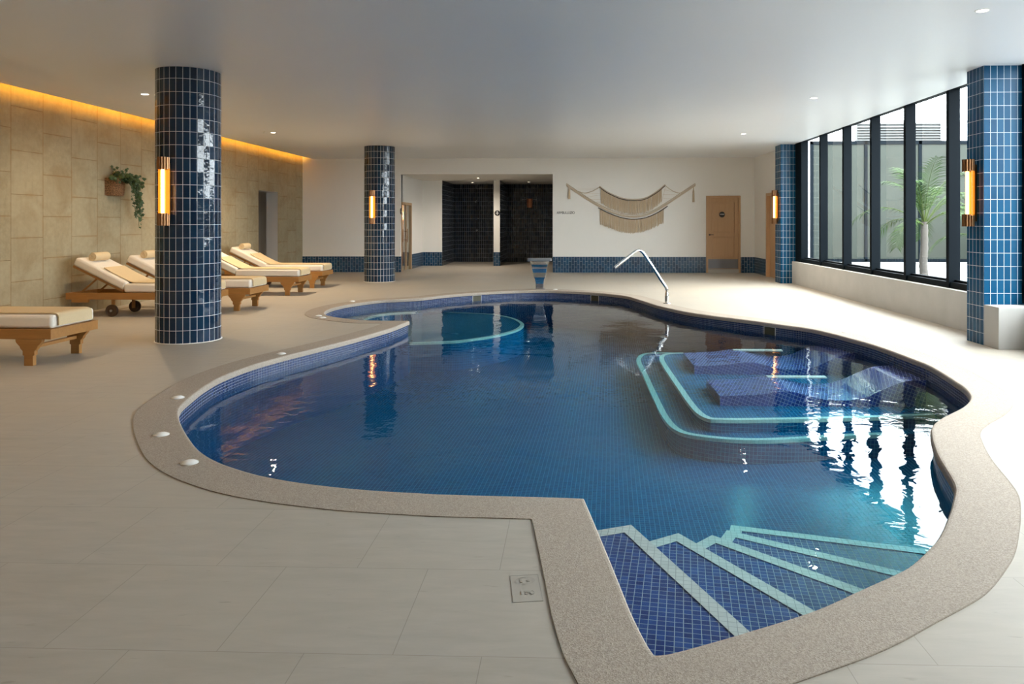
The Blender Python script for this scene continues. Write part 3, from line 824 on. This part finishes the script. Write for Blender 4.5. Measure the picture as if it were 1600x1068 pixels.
# raised seating platform on the window side, with two lounging beds
OUTER = sc([(1.824, 12.129), (1.332, 12.113), (1.16, 12.0), (1.06, 11.75), (1.001, 11.327), (1.002, 10.422), (0.995, 9.051), (1.003, 8.105), (1.073, 7.611), (1.249, 7.412), (1.629, 7.294), (2.032, 7.307), (2.734, 7.46), (3.276, 7.544)], .939)
INNER = [(1.611, 10.712), (1.40, 10.65), (1.27, 10.50), (1.215, 10.2), (1.201, 9.704), (1.209, 8.371), (1.222, 7.564), (1.282, 7.171), (1.461, 7.085), (2.128, 7.129), (2.892, 7.223), (3.558, 7.339)]
for path, d, ext in ((catmull(OUTER, 4), .42, [(3.75, 7.2), (3.75, 9.9), (2.6, 11.45)]), (catmull(INNER, 4), .30, [(3.75, 7.37), (3.75, 9.9), (3.0, 10.75)])):
    mb = MB(); mb.prism(path + ext, PZ, WZ - d)
    led = mb.build('seating_platform', MAT['mosaic_floor'], pool)
    mb = MB(); band(mb, path, .062, WZ - d, 1); mb.build('platform_nosing', MAT['nosing'], led)
for y0, y1, xr in ((9.22, 10.15, 3.55), (7.64, 8.42, 3.62)):
    prof = catmull([(1.53, -.34), (1.9, -.325), (2.25, -.29), (2.6, -.37), (2.95, -.36), (3.25, -.235), (3.42, -.175), (xr, -.165)], 4)
    mb = MB(); mb.prism(prof + [(xr, -.46), (1.53, -.46)], y0, y1, 'y')
    bd = mb.build('lounging_bed', MAT['mosaic_bed'], pool)
    mb = MB(); mb.box(2.2, 2.86, y1 - .09, y1, -.30, -.282); mb.build('bed_edge_strip', MAT['nosing'], bd, bevel=.004)

# round shelf and bench in the far left inlet
ARC = sc([(-2.874, 16.204), (-1.939, 15.994), (-1.581, 15.773), (-1.2, 15.226), (-0.986, 14.608), (-0.927, 14.192), (-0.981, 13.679), (-1.141, 13.229), (-1.374, 12.819), (-1.69, 12.458), (-2.006, 12.219), (-2.662, 12.029)], .8995)
path = catmull(ARC, 4)
mb = MB(); mb.prism(path + [(-2.46, 10.62), (-4.15, 10.72), (-4.2, 13.9), (-2.85, 14.75)], PZ, WZ - .20)
led = mb.build('round_shelf', MAT['mosaic_floor'], pool)
mb = MB(); band(mb, path, .06, WZ - .20, -1); mb.build('shelf_nosing', MAT['nosing'], led)
BEN = sc([(-3.825, 13.427), (-3.779, 13.889), (-3.638, 14.225), (-3.44, 14.393), (-3.223, 14.503)], .933)
path = catmull(BEN, 4)
mb = MB(); mb.prism(path + [(-2.86, 13.62), (-2.86, 14.1), (-4.1, 14.1), (-4.1, 12.5)], -.6, WZ - .08)
led = mb.build('inlet_bench', MAT['mosaic_floor'], pool)
mb = MB(); band(mb, path + [(-2.87, 13.62)], .045, WZ - .08, 1); mb.build('bench_nosing', MAT['nosing'], led)
# skimmer mouths in the waterline band
for (x, y) in ((-1.94, 15.08), (.452, 15.20), (2.849, 10.70)):
    i = min(range(n), key=lambda q: math.hypot(WL[q][0] - x, WL[q][1] - y))
    p, q = WL[i - 1], WL[(i + 1) % n]
    an = math.atan2(q[1] - p[1], q[0] - p[0])
    Mt = Matrix.Translation((WL[i][0], WL[i][1], 0)) @ Matrix.Rotation(an, 4, 'Z')
    mb = MB(); mb.box(-.095, .095, -.004, .05, -.17, -.054, Mt); sk = mb.build('skimmer', MAT['skimmer'], pool)
    mb = MB(); mb.prism([(-.106, -.17), (-.106, -.054), (.106, -.054), (.106, -.17), (.094, -.17), (.094, -.06), (-.094, -.06), (-.094, -.17)], -.008, .02, 'y', Mt); mb.build('skimmer_frame', MAT['concrete'], sk)

WO = offset(OUT, .035)
mb = MB(); mb.prism(WO, -1.2, WZ)
tag(mb.build('pool_water', MAT['water']), 'clear blue water filling the kidney-shaped pool', 'water', kind='stuff')

# white air-button domes on the coping
BT = [((-3.241, 5.962), 'white button dome on the coping at the left bend, farthest of three'), ((-2.79, 4.92), 'white button dome on the coping at the left bend, middle of three'),
      ((-2.295, 4.352), 'white button dome on the coping at the left bend, nearest of three'), ((-3.188, 7.99), 'small white button dome on the coping in front of the near round column'),
      ((-3.90, 11.24), 'left one of two white button domes at the inlet corner of the coping'), ((-3.76, 11.02), 'right one of two white button domes at the inlet corner of the coping'),
      ((-4.004, 13.33), 'small white button dome on the far coping of the inlet'), ((3.60, 9.78), 'small white button dome on the window side coping'), ((-.345, 15.80), 'small white button dome on the far coping beside the steel spout')]
for (x, y), lb in BT:
    t = thing('button_dome', lb, 'pool button', (x, y, .004), group='air buttons on the coping')
    mb = MB(); mb.lathe([(.045, 0), (.045, .006), (.036, .012), (.018, .016), (0, .017)], 24); mb.build('dome', MAT['plastic'], t, smooth=50)
    mb = MB(); mb.lathe([(.051, 0), (.051, .005), (.046, .005)], 24); mb.build('flange', MAT['plastic'], t, smooth=40)

# steel waterfall spout
t = thing('waterfall_spout', 'curved stainless steel waterfall spout standing at the far pool edge', 'pool spout', (-.69, 15.90, 0), math.radians(2))
def sheet(mb, secs):
    R = []
    for (y, z, w, th, dy, dz) in secs:
        R.append([Vector((-w / 2, y, z)), Vector((w / 2, y, z)), Vector((w / 2, y + dy * th, z + dz * th)), Vector((-w / 2, y + dy * th, z + dz * th))])
    for a, b in zip(R[:-1], R[1:]):
        for i in range(4):
            j = (i + 1) % 4
            mb.face([a[i], a[j], b[j], b[i]])
    mb.face(list(reversed(R[0]))); mb.face(R[-1])
mb = MB()
sheet(mb, [(0, 0.012, .165, .09, 1, 0), (0, .12, .172, .09, 1, 0), (-.012, .22, .20, .09, 1, 0), (-.02, .26, .25, .09, 1, 0), (-.008, .36, .29, .09, 1, .1), (-.02, .45, .33, .09, .95, .3), (-.07, .54, .365, .08, .8, .6), (-.16, .605, .41, .07, .4, .9), (-.30, .632, .455, .06, .05, 1), (-.40, .632, .485, .055, 0, 1)])
mb.build('body', MAT['steel'], t, bevel=.006)
mb = MB(); mb.box(-.255, .255, -.42, -.36, .625, .695); mb.build('spout_lip', MAT['brushed'], t, bevel=.01)
mb = MB(); mb.box(-.125, .125, -.05, .14, 0, .012); mb.build('base_plate', MAT['brushed'], t, bevel=.003)

# bent grab rail
t = thing('grab_rail', 'bent stainless steel grab rail rising from the far coping over the water', 'handrail', (1.70, 13.19, 0))
pth = catmull([(0, 0, .012), (0, 0, .20), (0, 0, .25), (-.03, -.008, .31), (-.10, -.02, .41), (-.25, -.06, .64), (-.40, -.10, .86), (-.455, -.112, .93), (-.51, -.125, .955), (-.57, -.14, .935), (-.64, -.155, .885), (-.80, -.20, .765), (-.94, -.235, .655)], 5)
mb = MB(); mb.tube(pth, [.036 if p[2] < .2 else .027 for p in pth], 16); mb.build('rail', MAT['steel'], t, smooth=60)
mb = MB(); mb.lathe([(0, .012), (.06, .012), (.065, 0)], 24); mb.build('base_flange', MAT['steel'], t, smooth=40)

# stamped access plate in the floor
t = thing('floor_access_plate', 'small stamped access plate set in the floor by the coping corner', 'floor plate', (-.180, 2.915, 0), math.radians(8))
plate_edge = simple('plate_edge', (.36, .332, .288), .6); plate = simple('plate_face', (.40, .365, .312), .55)
mb = MB(); mb.box(-.056, .056, -.105, .105, -.004, .0012); mb.build('plate', plate, t)
mb = MB(); mb.prism([(-.058, -.107), (.058, -.107), (.058, .107), (-.058, .107), (-.058, -.1069), (-.0555, -.1045), (-.0555, .1045), (.0555, .1045), (.0555, -.1045), (-.0555, -.1045)], -.003, .0018); mb.build('plate_rim', plate_edge, t)
mb = MB()
for q in range(28):
    a0, a1 = 2 * PI * q / 28, 2 * PI * (q + 1) / 28
    P = lambda r, a: (r * .040 * math.cos(a), .055 + r * .030 * math.sin(a), .0031)
    mb.face([P(1, a0), P(1, a1), P(.88, a1), P(.88, a0)])
mb.box(-.02, -.012, .042, .068, .002, .0034); mb.box(.008, .018, .048, .06, .002, .0034)
mb.build('lifting_ring', plate_edge, t)
cu = bpy.data.curves.new('stamp', 'FONT'); cu.body = '150'; cu.size = .042; cu.align_x = 'CENTER'; cu.extrude = .0006
tmp = bpy.data.objects.new('stamp', cu); COL.objects.link(tmp); bpy.context.view_layer.update()
me = bpy.data.meshes.new_from_object(tmp.evaluated_get(bpy.context.evaluated_depsgraph_get())); bpy.data.objects.remove(tmp)
for vv in me.vertices: vv.co = (vv.co.x, vv.co.y - .055, vv.co.z + .0026)
me.materials.clear(); me.materials.append(plate_edge)
lo = bpy.data.objects.new('stamped_number', me); COL.objects.link(lo); lo.parent = t

# ---------------------------------------------------------------- loungers (head at -x, foot at +x)
HX, HZ, BA = -.22, .372, math.radians(26)
U = Vector((-math.cos(BA), 0, math.sin(BA))); NB = Vector((math.sin(BA), 0, math.cos(BA)))
RB = Matrix.Translation((HX, 0, HZ)) @ Matrix.Rotation(BA, 4, 'Y')
def make_lounger(label):
    t = thing('sun_lounger', label, 'sun lounger', group='wooden sun loungers along the stone wall')
    mb = MB()
    for s in (-1, 1):
        y0, y1 = (.33, .37) if s > 0 else (-.37, -.33)
        mb.box(-1.09, 1.09, y0, y1, .268, .368)
        mb.box(-1.0, -.74, y0, y1, .222, .268)
    mb.box(1.05, 1.09, -.33, .33, .268, .368); mb.box(-1.09, -1.05, -.33, .33, .268, .368)
    mb.box(HX - .03, HX + .03, -.33, .33, .29, .345)
    for q in range(9): mb.box(HX + .06 + q * .135, HX + .15 + q * .135, -.33, .33, .345, .366)
    mb.build('frame', MAT['teak'], t, bevel=.004)
    half = [(.047, 0), (.047, .10), (.062, .108), (.062, .15), (.078, .165), (.088, .178), (.092, .195), (.118, .222), (.132, .24), (.138, .268)]
    for s in (-1, 1):
        prof = [(.86 + x, z) for x, z in half] + [(.86 - x, z) for x, z in reversed(half)]
        mb = MB(); mb.prism(prof, *((.325, .372) if s > 0 else (-.372, -.325)), 'y'); mb.build('leg', MAT['teak'], t, bevel=.003)
    mb = MB(); mb.box(.84, .88, -.325, .325, .165, .20); mb.build('stretcher', MAT['teak'], t, bevel=.003)
    for s in (-1, 1):
        Mw = Matrix.Translation((-.41, s * .30, .092)) @ Matrix.Rotation(PI / 2, 4, 'X')
        mb = MB(); mb.lathe([(0, -.02), (.06, -.02), (.064, -.025), (.088, -.025), (.092, -.018), (.092, .018), (.088, .025), (.064, .025), (.06, .02), (0, .02)], 28, M=Mw); wh = mb.build('wheel', MAT['darkwood'], t, smooth=40)
        mb = MB(); mb.lathe([(0, -.034), (.018, -.034), (.018, .034), (0, .034)], 16, M=Mw); mb.build('hub', MAT['brushed'], wh, smooth=40)
        mb = MB(); mb.box(-.435, -.385, s * .262 - .012, s * .262 + .012, .07, .29); mb.build('wheel_bracket', MAT['teak'], t, bevel=.003)
    mb = MB()
    for y in (-.31, .27): mb.box(-.89, 0, y, y + .04, -.004, .03, RB)
    for q in range(7): mb.box(-.85 + q * .12, -.78 + q * .12, -.27, .27, .004, .026, RB)
    mb.build('backrest', MAT['teak'], t, bevel=.003)
    for s in (-1, 1):
        p0 = Vector((HX, s * .24, HZ)) + U * .5 - NB * .004
        mb = MB(); mb.tube([p0, (-.98, s * .24, .32)], .016, 8); mb.build('support_strut', MAT['teak'], t)
    mb = MB(); mb.box(HX + .012, 1.075, -.335, .335, .371, .508); mb.build('seat_cushion', MAT['fabric'], t, smooth=50, bevel=.034, seg=4)
    mb = MB(); mb.box(-.895, -.012, -.335, .335, .032, .166, RB); mb.build('back_cushion', MAT['fabric'], t, smooth=50, bevel=.034, seg=4)
    return t
def towel_strip():
    pts = []
    H = Vector((HX, 0, HZ))
    for s_, e in ((.47, .185), (.36, .176), (.24, .172), (.13, .173)): 
        p = H + U * s_ + NB * e; pts.append((p.x, p.z))
    pts += [(-.13, .527), (-.02, .516), (.25, .5145), (.6, .5145), (.92, .5145), (1.045, .5135), (1.083, .492), (1.088, .45), (1.089, .395)]
    return catmull(pts, 3)
def make_runner(label):
    P = towel_strip(); top = []
    for i, p in enumerate(P):
        a, b = P[max(i - 1, 0)], P[min(i + 1, len(P) - 1)]
        dx, dz = b[0] - a[0], b[1] - a[1]; L = math.hypot(dx, dz)
        top.append((p[0] - dz / L * .012, p[1] + dx / L * .012))
    mb = MB(); mb.prism(P + list(reversed(top)), -.265, .255, 'y')
    o = mb.build('draped_towel', MAT['towel'], None, smooth=40)
    return tag(o, label, 'towel', 'beige towels spread along the loungers')
def make_roll(label):
    mb = MB()
    K = 64; c = Vector((HX, 0, HZ)) + U * .75 + NB * (.166 + .066)
    sp = []
    for i in range(K + 1):
        a = i / K * 6.6 * PI; r = .006 + .052 * i / K
        sp.append((r, a))
    P = lambda r, a, y: (c.x + r * math.cos(a), y, c.z + r * math.sin(a))
    for (r0, a0), (r1, a1) in zip(sp[:-1], sp[1:]):
        y0, y1, th = -.19, .17, .0115
        mb.face([P(r0 + th, a0, y0), P(r0 + th, a0, y1), P(r1 + th, a1, y1), P(r1 + th, a1, y0)])
        mb.face([P(r0, a0, y0), P(r1, a1, y0), P(r1, a1, y1), P(r0, a0, y1)])
        mb.face([P(r0, a0, y0), P(r0 + th, a0, y0), P(r1 + th, a1, y0), P(r1, a1, y0)])
        mb.face([P(r0, a0, y1), P(r1, a1, y1), P(r1 + th, a1, y1), P(r0 + th, a0, y1)])
    mb.lathe([(0, -.17), (.055, -.17), (.055, .15), (0, .15)], 24, M=Matrix.Translation(c) @ Matrix.Rotation(-PI / 2, 4, 'X'))
    return tag(mb.build('rolled_towel', MAT['towel'], None, smooth=50), label, 'towel', 'rolled towels at the head of the loungers')
SP = [(-5.25, 7.63, 'nearest wooden sun lounger, only its foot end showing at the left edge', 'beige towel spread over the nearest lounger at the left edge', 'beige rolled towel at the head of the nearest lounger'),
      (-5.56, 11.39, 'wooden sun lounger left of the near round column, its raised head end by the wall', 'beige towel spread over the lounger left of the near column', 'rolled towel on the raised back of the lounger left of the near column'),
      (-5.25, 12.24, 'wooden sun lounger half hidden behind the near round column', 'beige towel spread over the lounger half hidden behind the near column', 'rolled towel on the lounger half hidden behind the near column'),
      (-5.39, 14.75, 'wooden sun lounger right of the near column, second from the far end', 'beige towel spread over the second lounger from the far end', 'rolled towel on the second lounger from the far end'),
      (-5.47, 16.36, 'wooden sun lounger farthest away, next to the doorway in the stone wall', 'beige towel spread over the farthest lounger', 'rolled towel on the farthest lounger')]
for i, (xf, yc, l1, l2, l3) in enumerate(SP):
    loc = (xf - 1.09, yc, 0)
    if i == 0:
        L0 = make_lounger(l1); R0 = make_runner(l2); T0 = None
        L0.location = loc; R0.location = loc
    else:
        dup(L0, loc, 0, l1)
        c = R0.copy(); COL.objects.link(c); c.location = loc; c['label'] = l2
        if T0 is None:
            T0 = make_roll(l3); T0.location = loc
        else:
            c = T0.copy(); COL.objects.link(c); c.location = loc; c['label'] = l3

# ---------------------------------------------------------------- ivy in a wall basket
bx, by, bz = XL, 12.33, 1.90
t = thing('wall_basket_planter', 'woven wall basket of trailing ivy hung on the stone wall', 'plant', (bx, by, bz))
mb = MB()
prof = [(.0, 0), (.165, 0), (.18, .02), (.195, .15), (.19, .28), (.198, .295), (.185, .295), (.178, .26), (0, .26)]
mb.lathe(prof, 24, arc=(-PI / 2, PI / 2), M=Matrix.Translation((.004, 0, 0))); mb.box(0, .006, -.195, .195, 0, .295)
mb.build('basket', MAT['wicker'], t, smooth=45)
rnd = random.Random(3)
leaf = MB(); stem = MB()
def ivy_leaf(p, nrm, up, s):
    nrm = nrm.normalized(); x = up.cross(nrm)
    if x.length < 1e-3: x = Vector((1, 0, 0)).cross(nrm)
    x.normalize(); y = nrm.cross(x)
    shp = [(0, -.55), (.30, -.62), (.52, -.2), (.95, -.05), (.5, .28), (.42, .55), (0, 1.05), (-.42, .55), (-.5, .28), (-.95, -.05), (-.52, -.2), (-.30, -.62)]
    c = p + nrm * s * .12
    q = [p + x * a * s - y * b * s for a, b in shp]
    for i in range(len(q)): leaf.face([c, q[i], q[(i + 1) % len(q)]], [(0, 0)] * 3)
def strand(p0, v0, length, grav, wander):
    p = Vector(p0); v = Vector(v0).normalized(); path = [p.copy()]; st = .03
    for i in range(int(length / st)):
        v = (v + Vector((0, 0, -grav)) + Vector((rnd.uniform(-1, 1), rnd.uniform(-1, 1), rnd.uniform(-.3, .3))) * wander).normalized()
        p = p + v * st
        if p.x < .02: p.x = .02
        if p.z < .24 and p.z > -.02:
            rr = math.hypot(p.x, p.y)
            if rr < .215: p.x *= .22 / rr; p.y *= .22 / rr
        path.append(p.copy())
        if rnd.random() < .85:
            nrm = Vector((rnd.uniform(.3, 1), rnd.uniform(-1, .3), rnd.uniform(-.1, .8)))
            ivy_leaf(p + Vector((rnd.uniform(-.012, .03), rnd.uniform(-.03, .03), rnd.uniform(-.02, .02))), nrm, Vector((rnd.uniform(-.4, .4), rnd.uniform(-.4, .4), 1)), rnd.uniform(.024, .042))
    stem.tube(path, .0028, 5)
for k in range(60):
    a = rnd.uniform(-1.5, 1.5); r = rnd.uniform(.02, .17)
    strand((.02 + abs(r * math.cos(a)), r * math.sin(a), .25), (rnd.uniform(-.1, .8), rnd.uniform(-.4, .9), rnd.uniform(.3, 1)), rnd.uniform(.14, .30), .12, .25)
for k in range(30):
    strand((.05 + rnd.uniform(0, .12), rnd.uniform(.0, .22), .27), (rnd.uniform(.2, .9), rnd.uniform(-.1, 1.0), rnd.uniform(.5, 1)), rnd.uniform(.22, .40), .17, .2)
for (y0, x0, vy, ln, g) in ((.02, .19, .15, .40, .4), (.06, .18, .2, .52, .35), (.0, .19, .05, .46, .45), (.10, .16, .25, .60, .3), (.13, .13, .45, .98, .27), (.12, .14, .5, .84, .26), (.14, .10, .7, .72, .22), (.15, .08, .9, .66, .2), (.15, .07, 1.2, .78, .17), (.16, .06, 1.4, .86, .15), (.15, .09, 1.1, .58, .2), (.16, .05, 1.6, .92, .14), (.08, .18, .4, .50, .3), (.14, .12, .8, .48, .24)):
    strand((x0, y0, .27), (.45, vy, .5), ln, g, .10)
leaf.build('foliage', MAT['ivy'], t, weld=False); stem.build('stems', MAT['stem'], t)

# ---------------------------------------------------------------- macrame on the back wall
S = .002649
t = thing('macrame_wall_hanging', 'large fringed macrame hanging with tassels on the white back wall', 'wall hanging', (-.425, YB, 2.781))
def mp(u, v, y=.02): return Vector((u * S, -y, -v * S))
def curve(P, y=.02, sub=8): return [mp(u, v, y) for u, v in catmull(P, sub)]
SW_UP = [(465, 125), (560, 190), (700, 250), (830, 268), (960, 252), (1080, 185), (1175, 108)]
MAIN = [(105, 96), (250, 195), (450, 318), (640, 405), (830, 438), (1010, 405), (1195, 300), (1360, 190), (1500, 98)]
LOW = [(450, 345), (560, 402), (700, 452), (830, 470), (960, 455), (1090, 400), (1200, 328)]
mb = MB()
for dv, r in ((0, .016), (-16, .010), (10, .012)): mb.tube(curve([(u, v + dv) for u, v in MAIN], .02), r, 8)
mb.build('main_garland', MAT['rope'], t, smooth=60)
mb = MB()
mb.tube(curve([(u, v - 14) for u, v in SW_UP], .02), .011, 8); mb.tube(curve([(u, v - 4) for u, v in SW_UP], .018), .010, 8)
mb.tube(curve([(160, 130), (230, 165), (300, 184), (380, 168), (465, 122)], .02), .009, 8)
mb.tube(curve([(1175, 105), (1250, 160), (1330, 186), (1400, 170), (1470, 125)], .02), .009, 8)
mb.build('upper_garland', MAT['rope'], t, smooth=60)
mb = MB()
for (a, b) in (((225, 142), (450, 140)), ((300, 190), (478, 190)), ((320, 230), (478, 205)), ((360, 255), (478, 255)), ((400, 285), (478, 285)), ((470, 130), (483, 300)), ((1180, 120), (1140, 270)), ((1165, 150), (1330, 190)), ((1150, 200), (1330, 205)), ((1150, 240), (1260, 250))):
    mb.tube([mp(*a, .012), mp(*b, .012)], .0028, 5)
mb.build('web_cords', MAT['rope'], t)
mb = MB(); mb.tube(curve(SW_UP, .044), .0095, 6); mb.tube(curve(LOW, .052), .0115, 6)
mb.build('black_trim', MAT['blackcord'], t, smooth=60)
def interp(P, u):
    for a, b in zip(P[:-1], P[1:]):
        if a[0] <= u <= b[0]: return a[1] + (b[1] - a[1]) * (u - a[0]) / (b[0] - a[0])
    return P[-1][1]
rnd = random.Random(5)
for nm, top, bot, u0, u1, yy in (('upper_fringe', catmull(SW_UP, 8), [(470, 285), (560, 345), (700, 395), (830, 415), (960, 402), (1060, 345), (1145, 275)], 482, 1140, .024),
                                 ('lower_fringe', catmull(LOW, 8), [(470, 520), (560, 560), (700, 608), (830, 622), (960, 600), (1060, 555), (1160, 510)], 475, 1158, .030)):
    mb = MB(); u = u0
    while u < u1:
        v0, v1 = interp(top, u), interp(bot, u) + rnd.uniform(-9, 9)
        j = rnd.uniform(-3, 3)
        mb.tube([mp(u, v0, yy + .006), mp(u + j * .5, (v0 + v1) / 2, yy + rnd.uniform(0, .008)), mp(u + j, v1, yy + rnd.uniform(-.004, .008))], [.0075, .0085, .006], 6)
        u += rnd.choice((5.2, 5.6, 6.0, 8.5 if rnd.random() < .25 else 5.4))
    mb.build(nm, MAT['fringe'], t, smooth=60)
for u, v0, v1 in ((136, 105, 248), (1480, 125, 285)):
    mb = MB(); mb.tube([mp(u, v0 - 8), mp(u, v0 + 12), mp(u, v0 + 20), mp(u, v0 + 45), mp(u, v1)], [.006, .012, .010, .026, .034], 14)
    mb.build('tassel', MAT['fringe'], t, smooth=60)
mb = MB()
for u, v in ((105, 96), (465, 122), (1175, 105), (1500, 98)): mb.tube([mp(u, v, 0), mp(u, v, .035)], .012, 10)
mb.build('wall_peg', MAT['rope'], t)

# ---------------------------------------------------------------- courtyard outside
mb = MB(); mb.box(5.64, 16.5, -14, 25, .1, .28); tag(mb.build('white_gravel_bed', MAT['gravel']), 'white gravel bed of the courtyard outside the windows', 'gravel', kind='stuff')
t = thing('courtyard_screen', 'tall weathered glass screen with dark frame behind the palm outside', 'screen', (7.09, 22.0, .28))
fr = MB()
for q in range(4):
    x0 = q * 1.575
    mb = MB(); mb.box(x0 + .045, min(x0 + 1.53, 5.44), -.015, .015, .05, 3.48); mb.build('screen_panel', MAT['screen'], t)
    mb = MB(); mb.box(x0 - .045, x0 + .045, -.05, .05, 0, 3.56); mb.build('post', MAT['frame'], t)
mb = MB(); mb.box(-.045, 5.45, -.05, .05, 3.46, 3.56); mb.build('top_rail', MAT['frame'], t)
mb = MB(); mb.box(-.045, 5.45, -.05, .05, 0, .09); mb.build('bottom_rail', MAT['frame'], t)
t = thing('added_horizon_screen', 'long low dark screen added outside to keep the bright horizon out of reflections', 'screen', (12.6, -8, .28))  # added screen, shades the bright horizon out of tile and water reflections
for q in range(15):
    y0 = q * 1.98
    mb = MB(); mb.box(-.015, .015, y0 + .045, y0 + 1.935, .05, 1.85); mb.build('screen_panel', MAT['screen'], t)
    mb = MB(); mb.box(-.05, .05, y0 - .045, y0 + .045, 0, 1.92); mb.build('post', MAT['frame'], t)
mb = MB(); mb.box(5.62, 7.04, 22, 22.3, .285, 5.2); mb.box(5.62, 5.8, 18.11, 22, .285, 5.2); struct(mb, 'wall_courtyard', MAT['ext_white'])
mb = MB(); mb.box(7.0, 16.5, 24.2, 24.6, .285, 4.75); struct(mb, 'wall_courtyard_rear', MAT['ext_white'])
t = thing('louvre_panel', 'pale slatted ventilation louvre above the courtyard screen', 'louvre', (9.2, 24.2, 4.02))
mb = MB(); mb.box(0, .05, -.05, 0, 0, .64); mb.box(2.70, 2.75, -.05, 0, 0, .64); mb.box(.05, 2.7, -.05, 0, .6, .64); mb.box(.05, 2.7, -.05, 0, 0, .04); mb.build('louvre_frame', MAT['louvre'], t)
mb = MB()
for q in range(6): mb.box(0, 2.65, -.05, .06, -.004, .004, Matrix.Translation((.05, -.03, .1 + q * .085)) @ Matrix.Rotation(math.radians(38), 4, 'X'))
mb.build('louvre_slats', MAT['louvre'], t)
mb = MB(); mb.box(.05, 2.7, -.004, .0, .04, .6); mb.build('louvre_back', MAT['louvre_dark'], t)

def palm(loc, label, th, nf, ln, seed, s=1.0):
    t = thing('palm', label, 'palm tree', loc, group=None)
    rr = random.Random(seed)
    mb = MB()
    pts = [(0, 0, 0), (.01, 0, .1), (.0, .01, th * .3), (.02, .01, th * .6), (.02, 0, th), (.02, 0, th + .12)]
    P = catmull(pts, 5)
    mb.tube(P, [.085 - .03 * (i / len(P)) + (.008 if i % 2 else 0) for i in range(len(P))], 14)
    mb.build('trunk', MAT['trunk'], t, smooth=60)
    for k in range(nf):
        az = k * 2.399 + rr.uniform(-.2, .2)
        el = math.radians(rr.uniform(58, 84) if k < nf * .55 else rr.uniform(20, 50))
        L = ln * rr.uniform(.85, 1.1)
        p = Vector((.02, 0, th + .03)); v = Vector((math.cos(az) * math.cos(el), math.sin(az) * math.cos(el), math.sin(el)))
        path = [p.copy()]; st = L / 26
        for i in range(26):
            v = (v + Vector((0, 0, -.035 - .0035 * i))).normalized(); p = p + v * st
            if p.z < .06: p.z = .06
            path.append(p.copy())
        mb = MB(); mb.tube(path, [.013 * (1 - i / 27) + .002 for i in range(27)], 6)
        rach = mb
        side0 = Vector((-math.sin(az), math.cos(az), 0))
        lf = MB()
        for i in range(7, 27):
            tan = (path[i] - path[i - 1]).normalized(); sd = side0; nrm = tan.cross(sd)
            for sgn in (-1, 1):
                for half in (0, .5):
                    q = path[i - 1].lerp(path[i], half)
                    ll = .40 * s * math.sin(PI * min(1, (i - 5) / 24.0) * .9 + .15) * rr.uniform(.8, 1.15)
                    d = (sd * sgn * .8 + tan * .75 + nrm * rr.uniform(-.25, .05)).normalized()
                    d2 = (d + Vector((0, 0, -.5))).normalized()
                    w = d.cross(nrm).normalized() * .0065
                    a, b = q + d * ll * .5, q + d * ll * .5 + d2 * ll * .5
                    a.z = max(a.z, .03); b.z = max(b.z, .01)
                    lf.face([q - w * .5, a - w, a + w, q + w * .5], [(0, 0)] * 4)
                    lf.face([a - w, b, a + w], [(0, 0)] * 3)
        f = rach.build('frond', MAT['rachis'], t, smooth=60)
        lf.build('leaflets', MAT['leaf'], f, weld=False)
    return t
palm((7.146, 15.19, .292), 'small green palm tree in the white gravel outside the windows', 1.05, 15, 1.5, 4)
palm((7.25, 13.0, .292), 'low palm partly hidden by the near pilaster outside the windows', .75, 11, 1.15, 9, .9)

# ---------------------------------------------------------------- daylight, exposure, camera
w = bpy.data.worlds.new('overcast_sky'); scene.world = w; w.use_nodes = True
bg = w.node_tree.nodes['Background']
wt = w.node_tree
sx = N(wt, 'ShaderNodeSeparateXYZ'); wt.links.new(N(wt, 'ShaderNodeTexCoord').outputs['Generated'], sx.inputs[0])
wt.links.new(mixc(wt, ramp(wt, sx.outputs[2], -.03, .03), (.10, .10, .095), (.90, .955, 1.0)), bg.inputs[0])
bg.inputs[1].default_value = 17.0

cam = bpy.data.cameras.new('camera'); co = bpy.data.objects.new('camera', cam); COL.objects.link(co)
co.location = (0, 0, 1.45); co.rotation_euler = (PI / 2, 0, math.atan(37 / 1150))
cam.sensor_width = 36; cam.lens = 36 * 1150 / 1600; cam.shift_x = -56 / 1600; cam.shift_y = -187 / 1600
cam.clip_start = .05; cam.clip_end = 200
scene.camera = co
vs = scene.view_settings
scene.display_settings.display_device = 'sRGB'
vs.view_transform = 'Standard'; vs.look = 'None'; vs.gamma = 1; vs.use_curve_mapping = False; vs.exposure = 0.22
cy = scene.cycles
cy.use_denoising = True; cy.max_bounces = 12; cy.diffuse_bounces = 6; cy.glossy_bounces = 6; cy.transparent_max_bounces = 24; cy.volume_bounces = 0
cy.sample_clamp_indirect = 6; cy.caustics_reflective = False
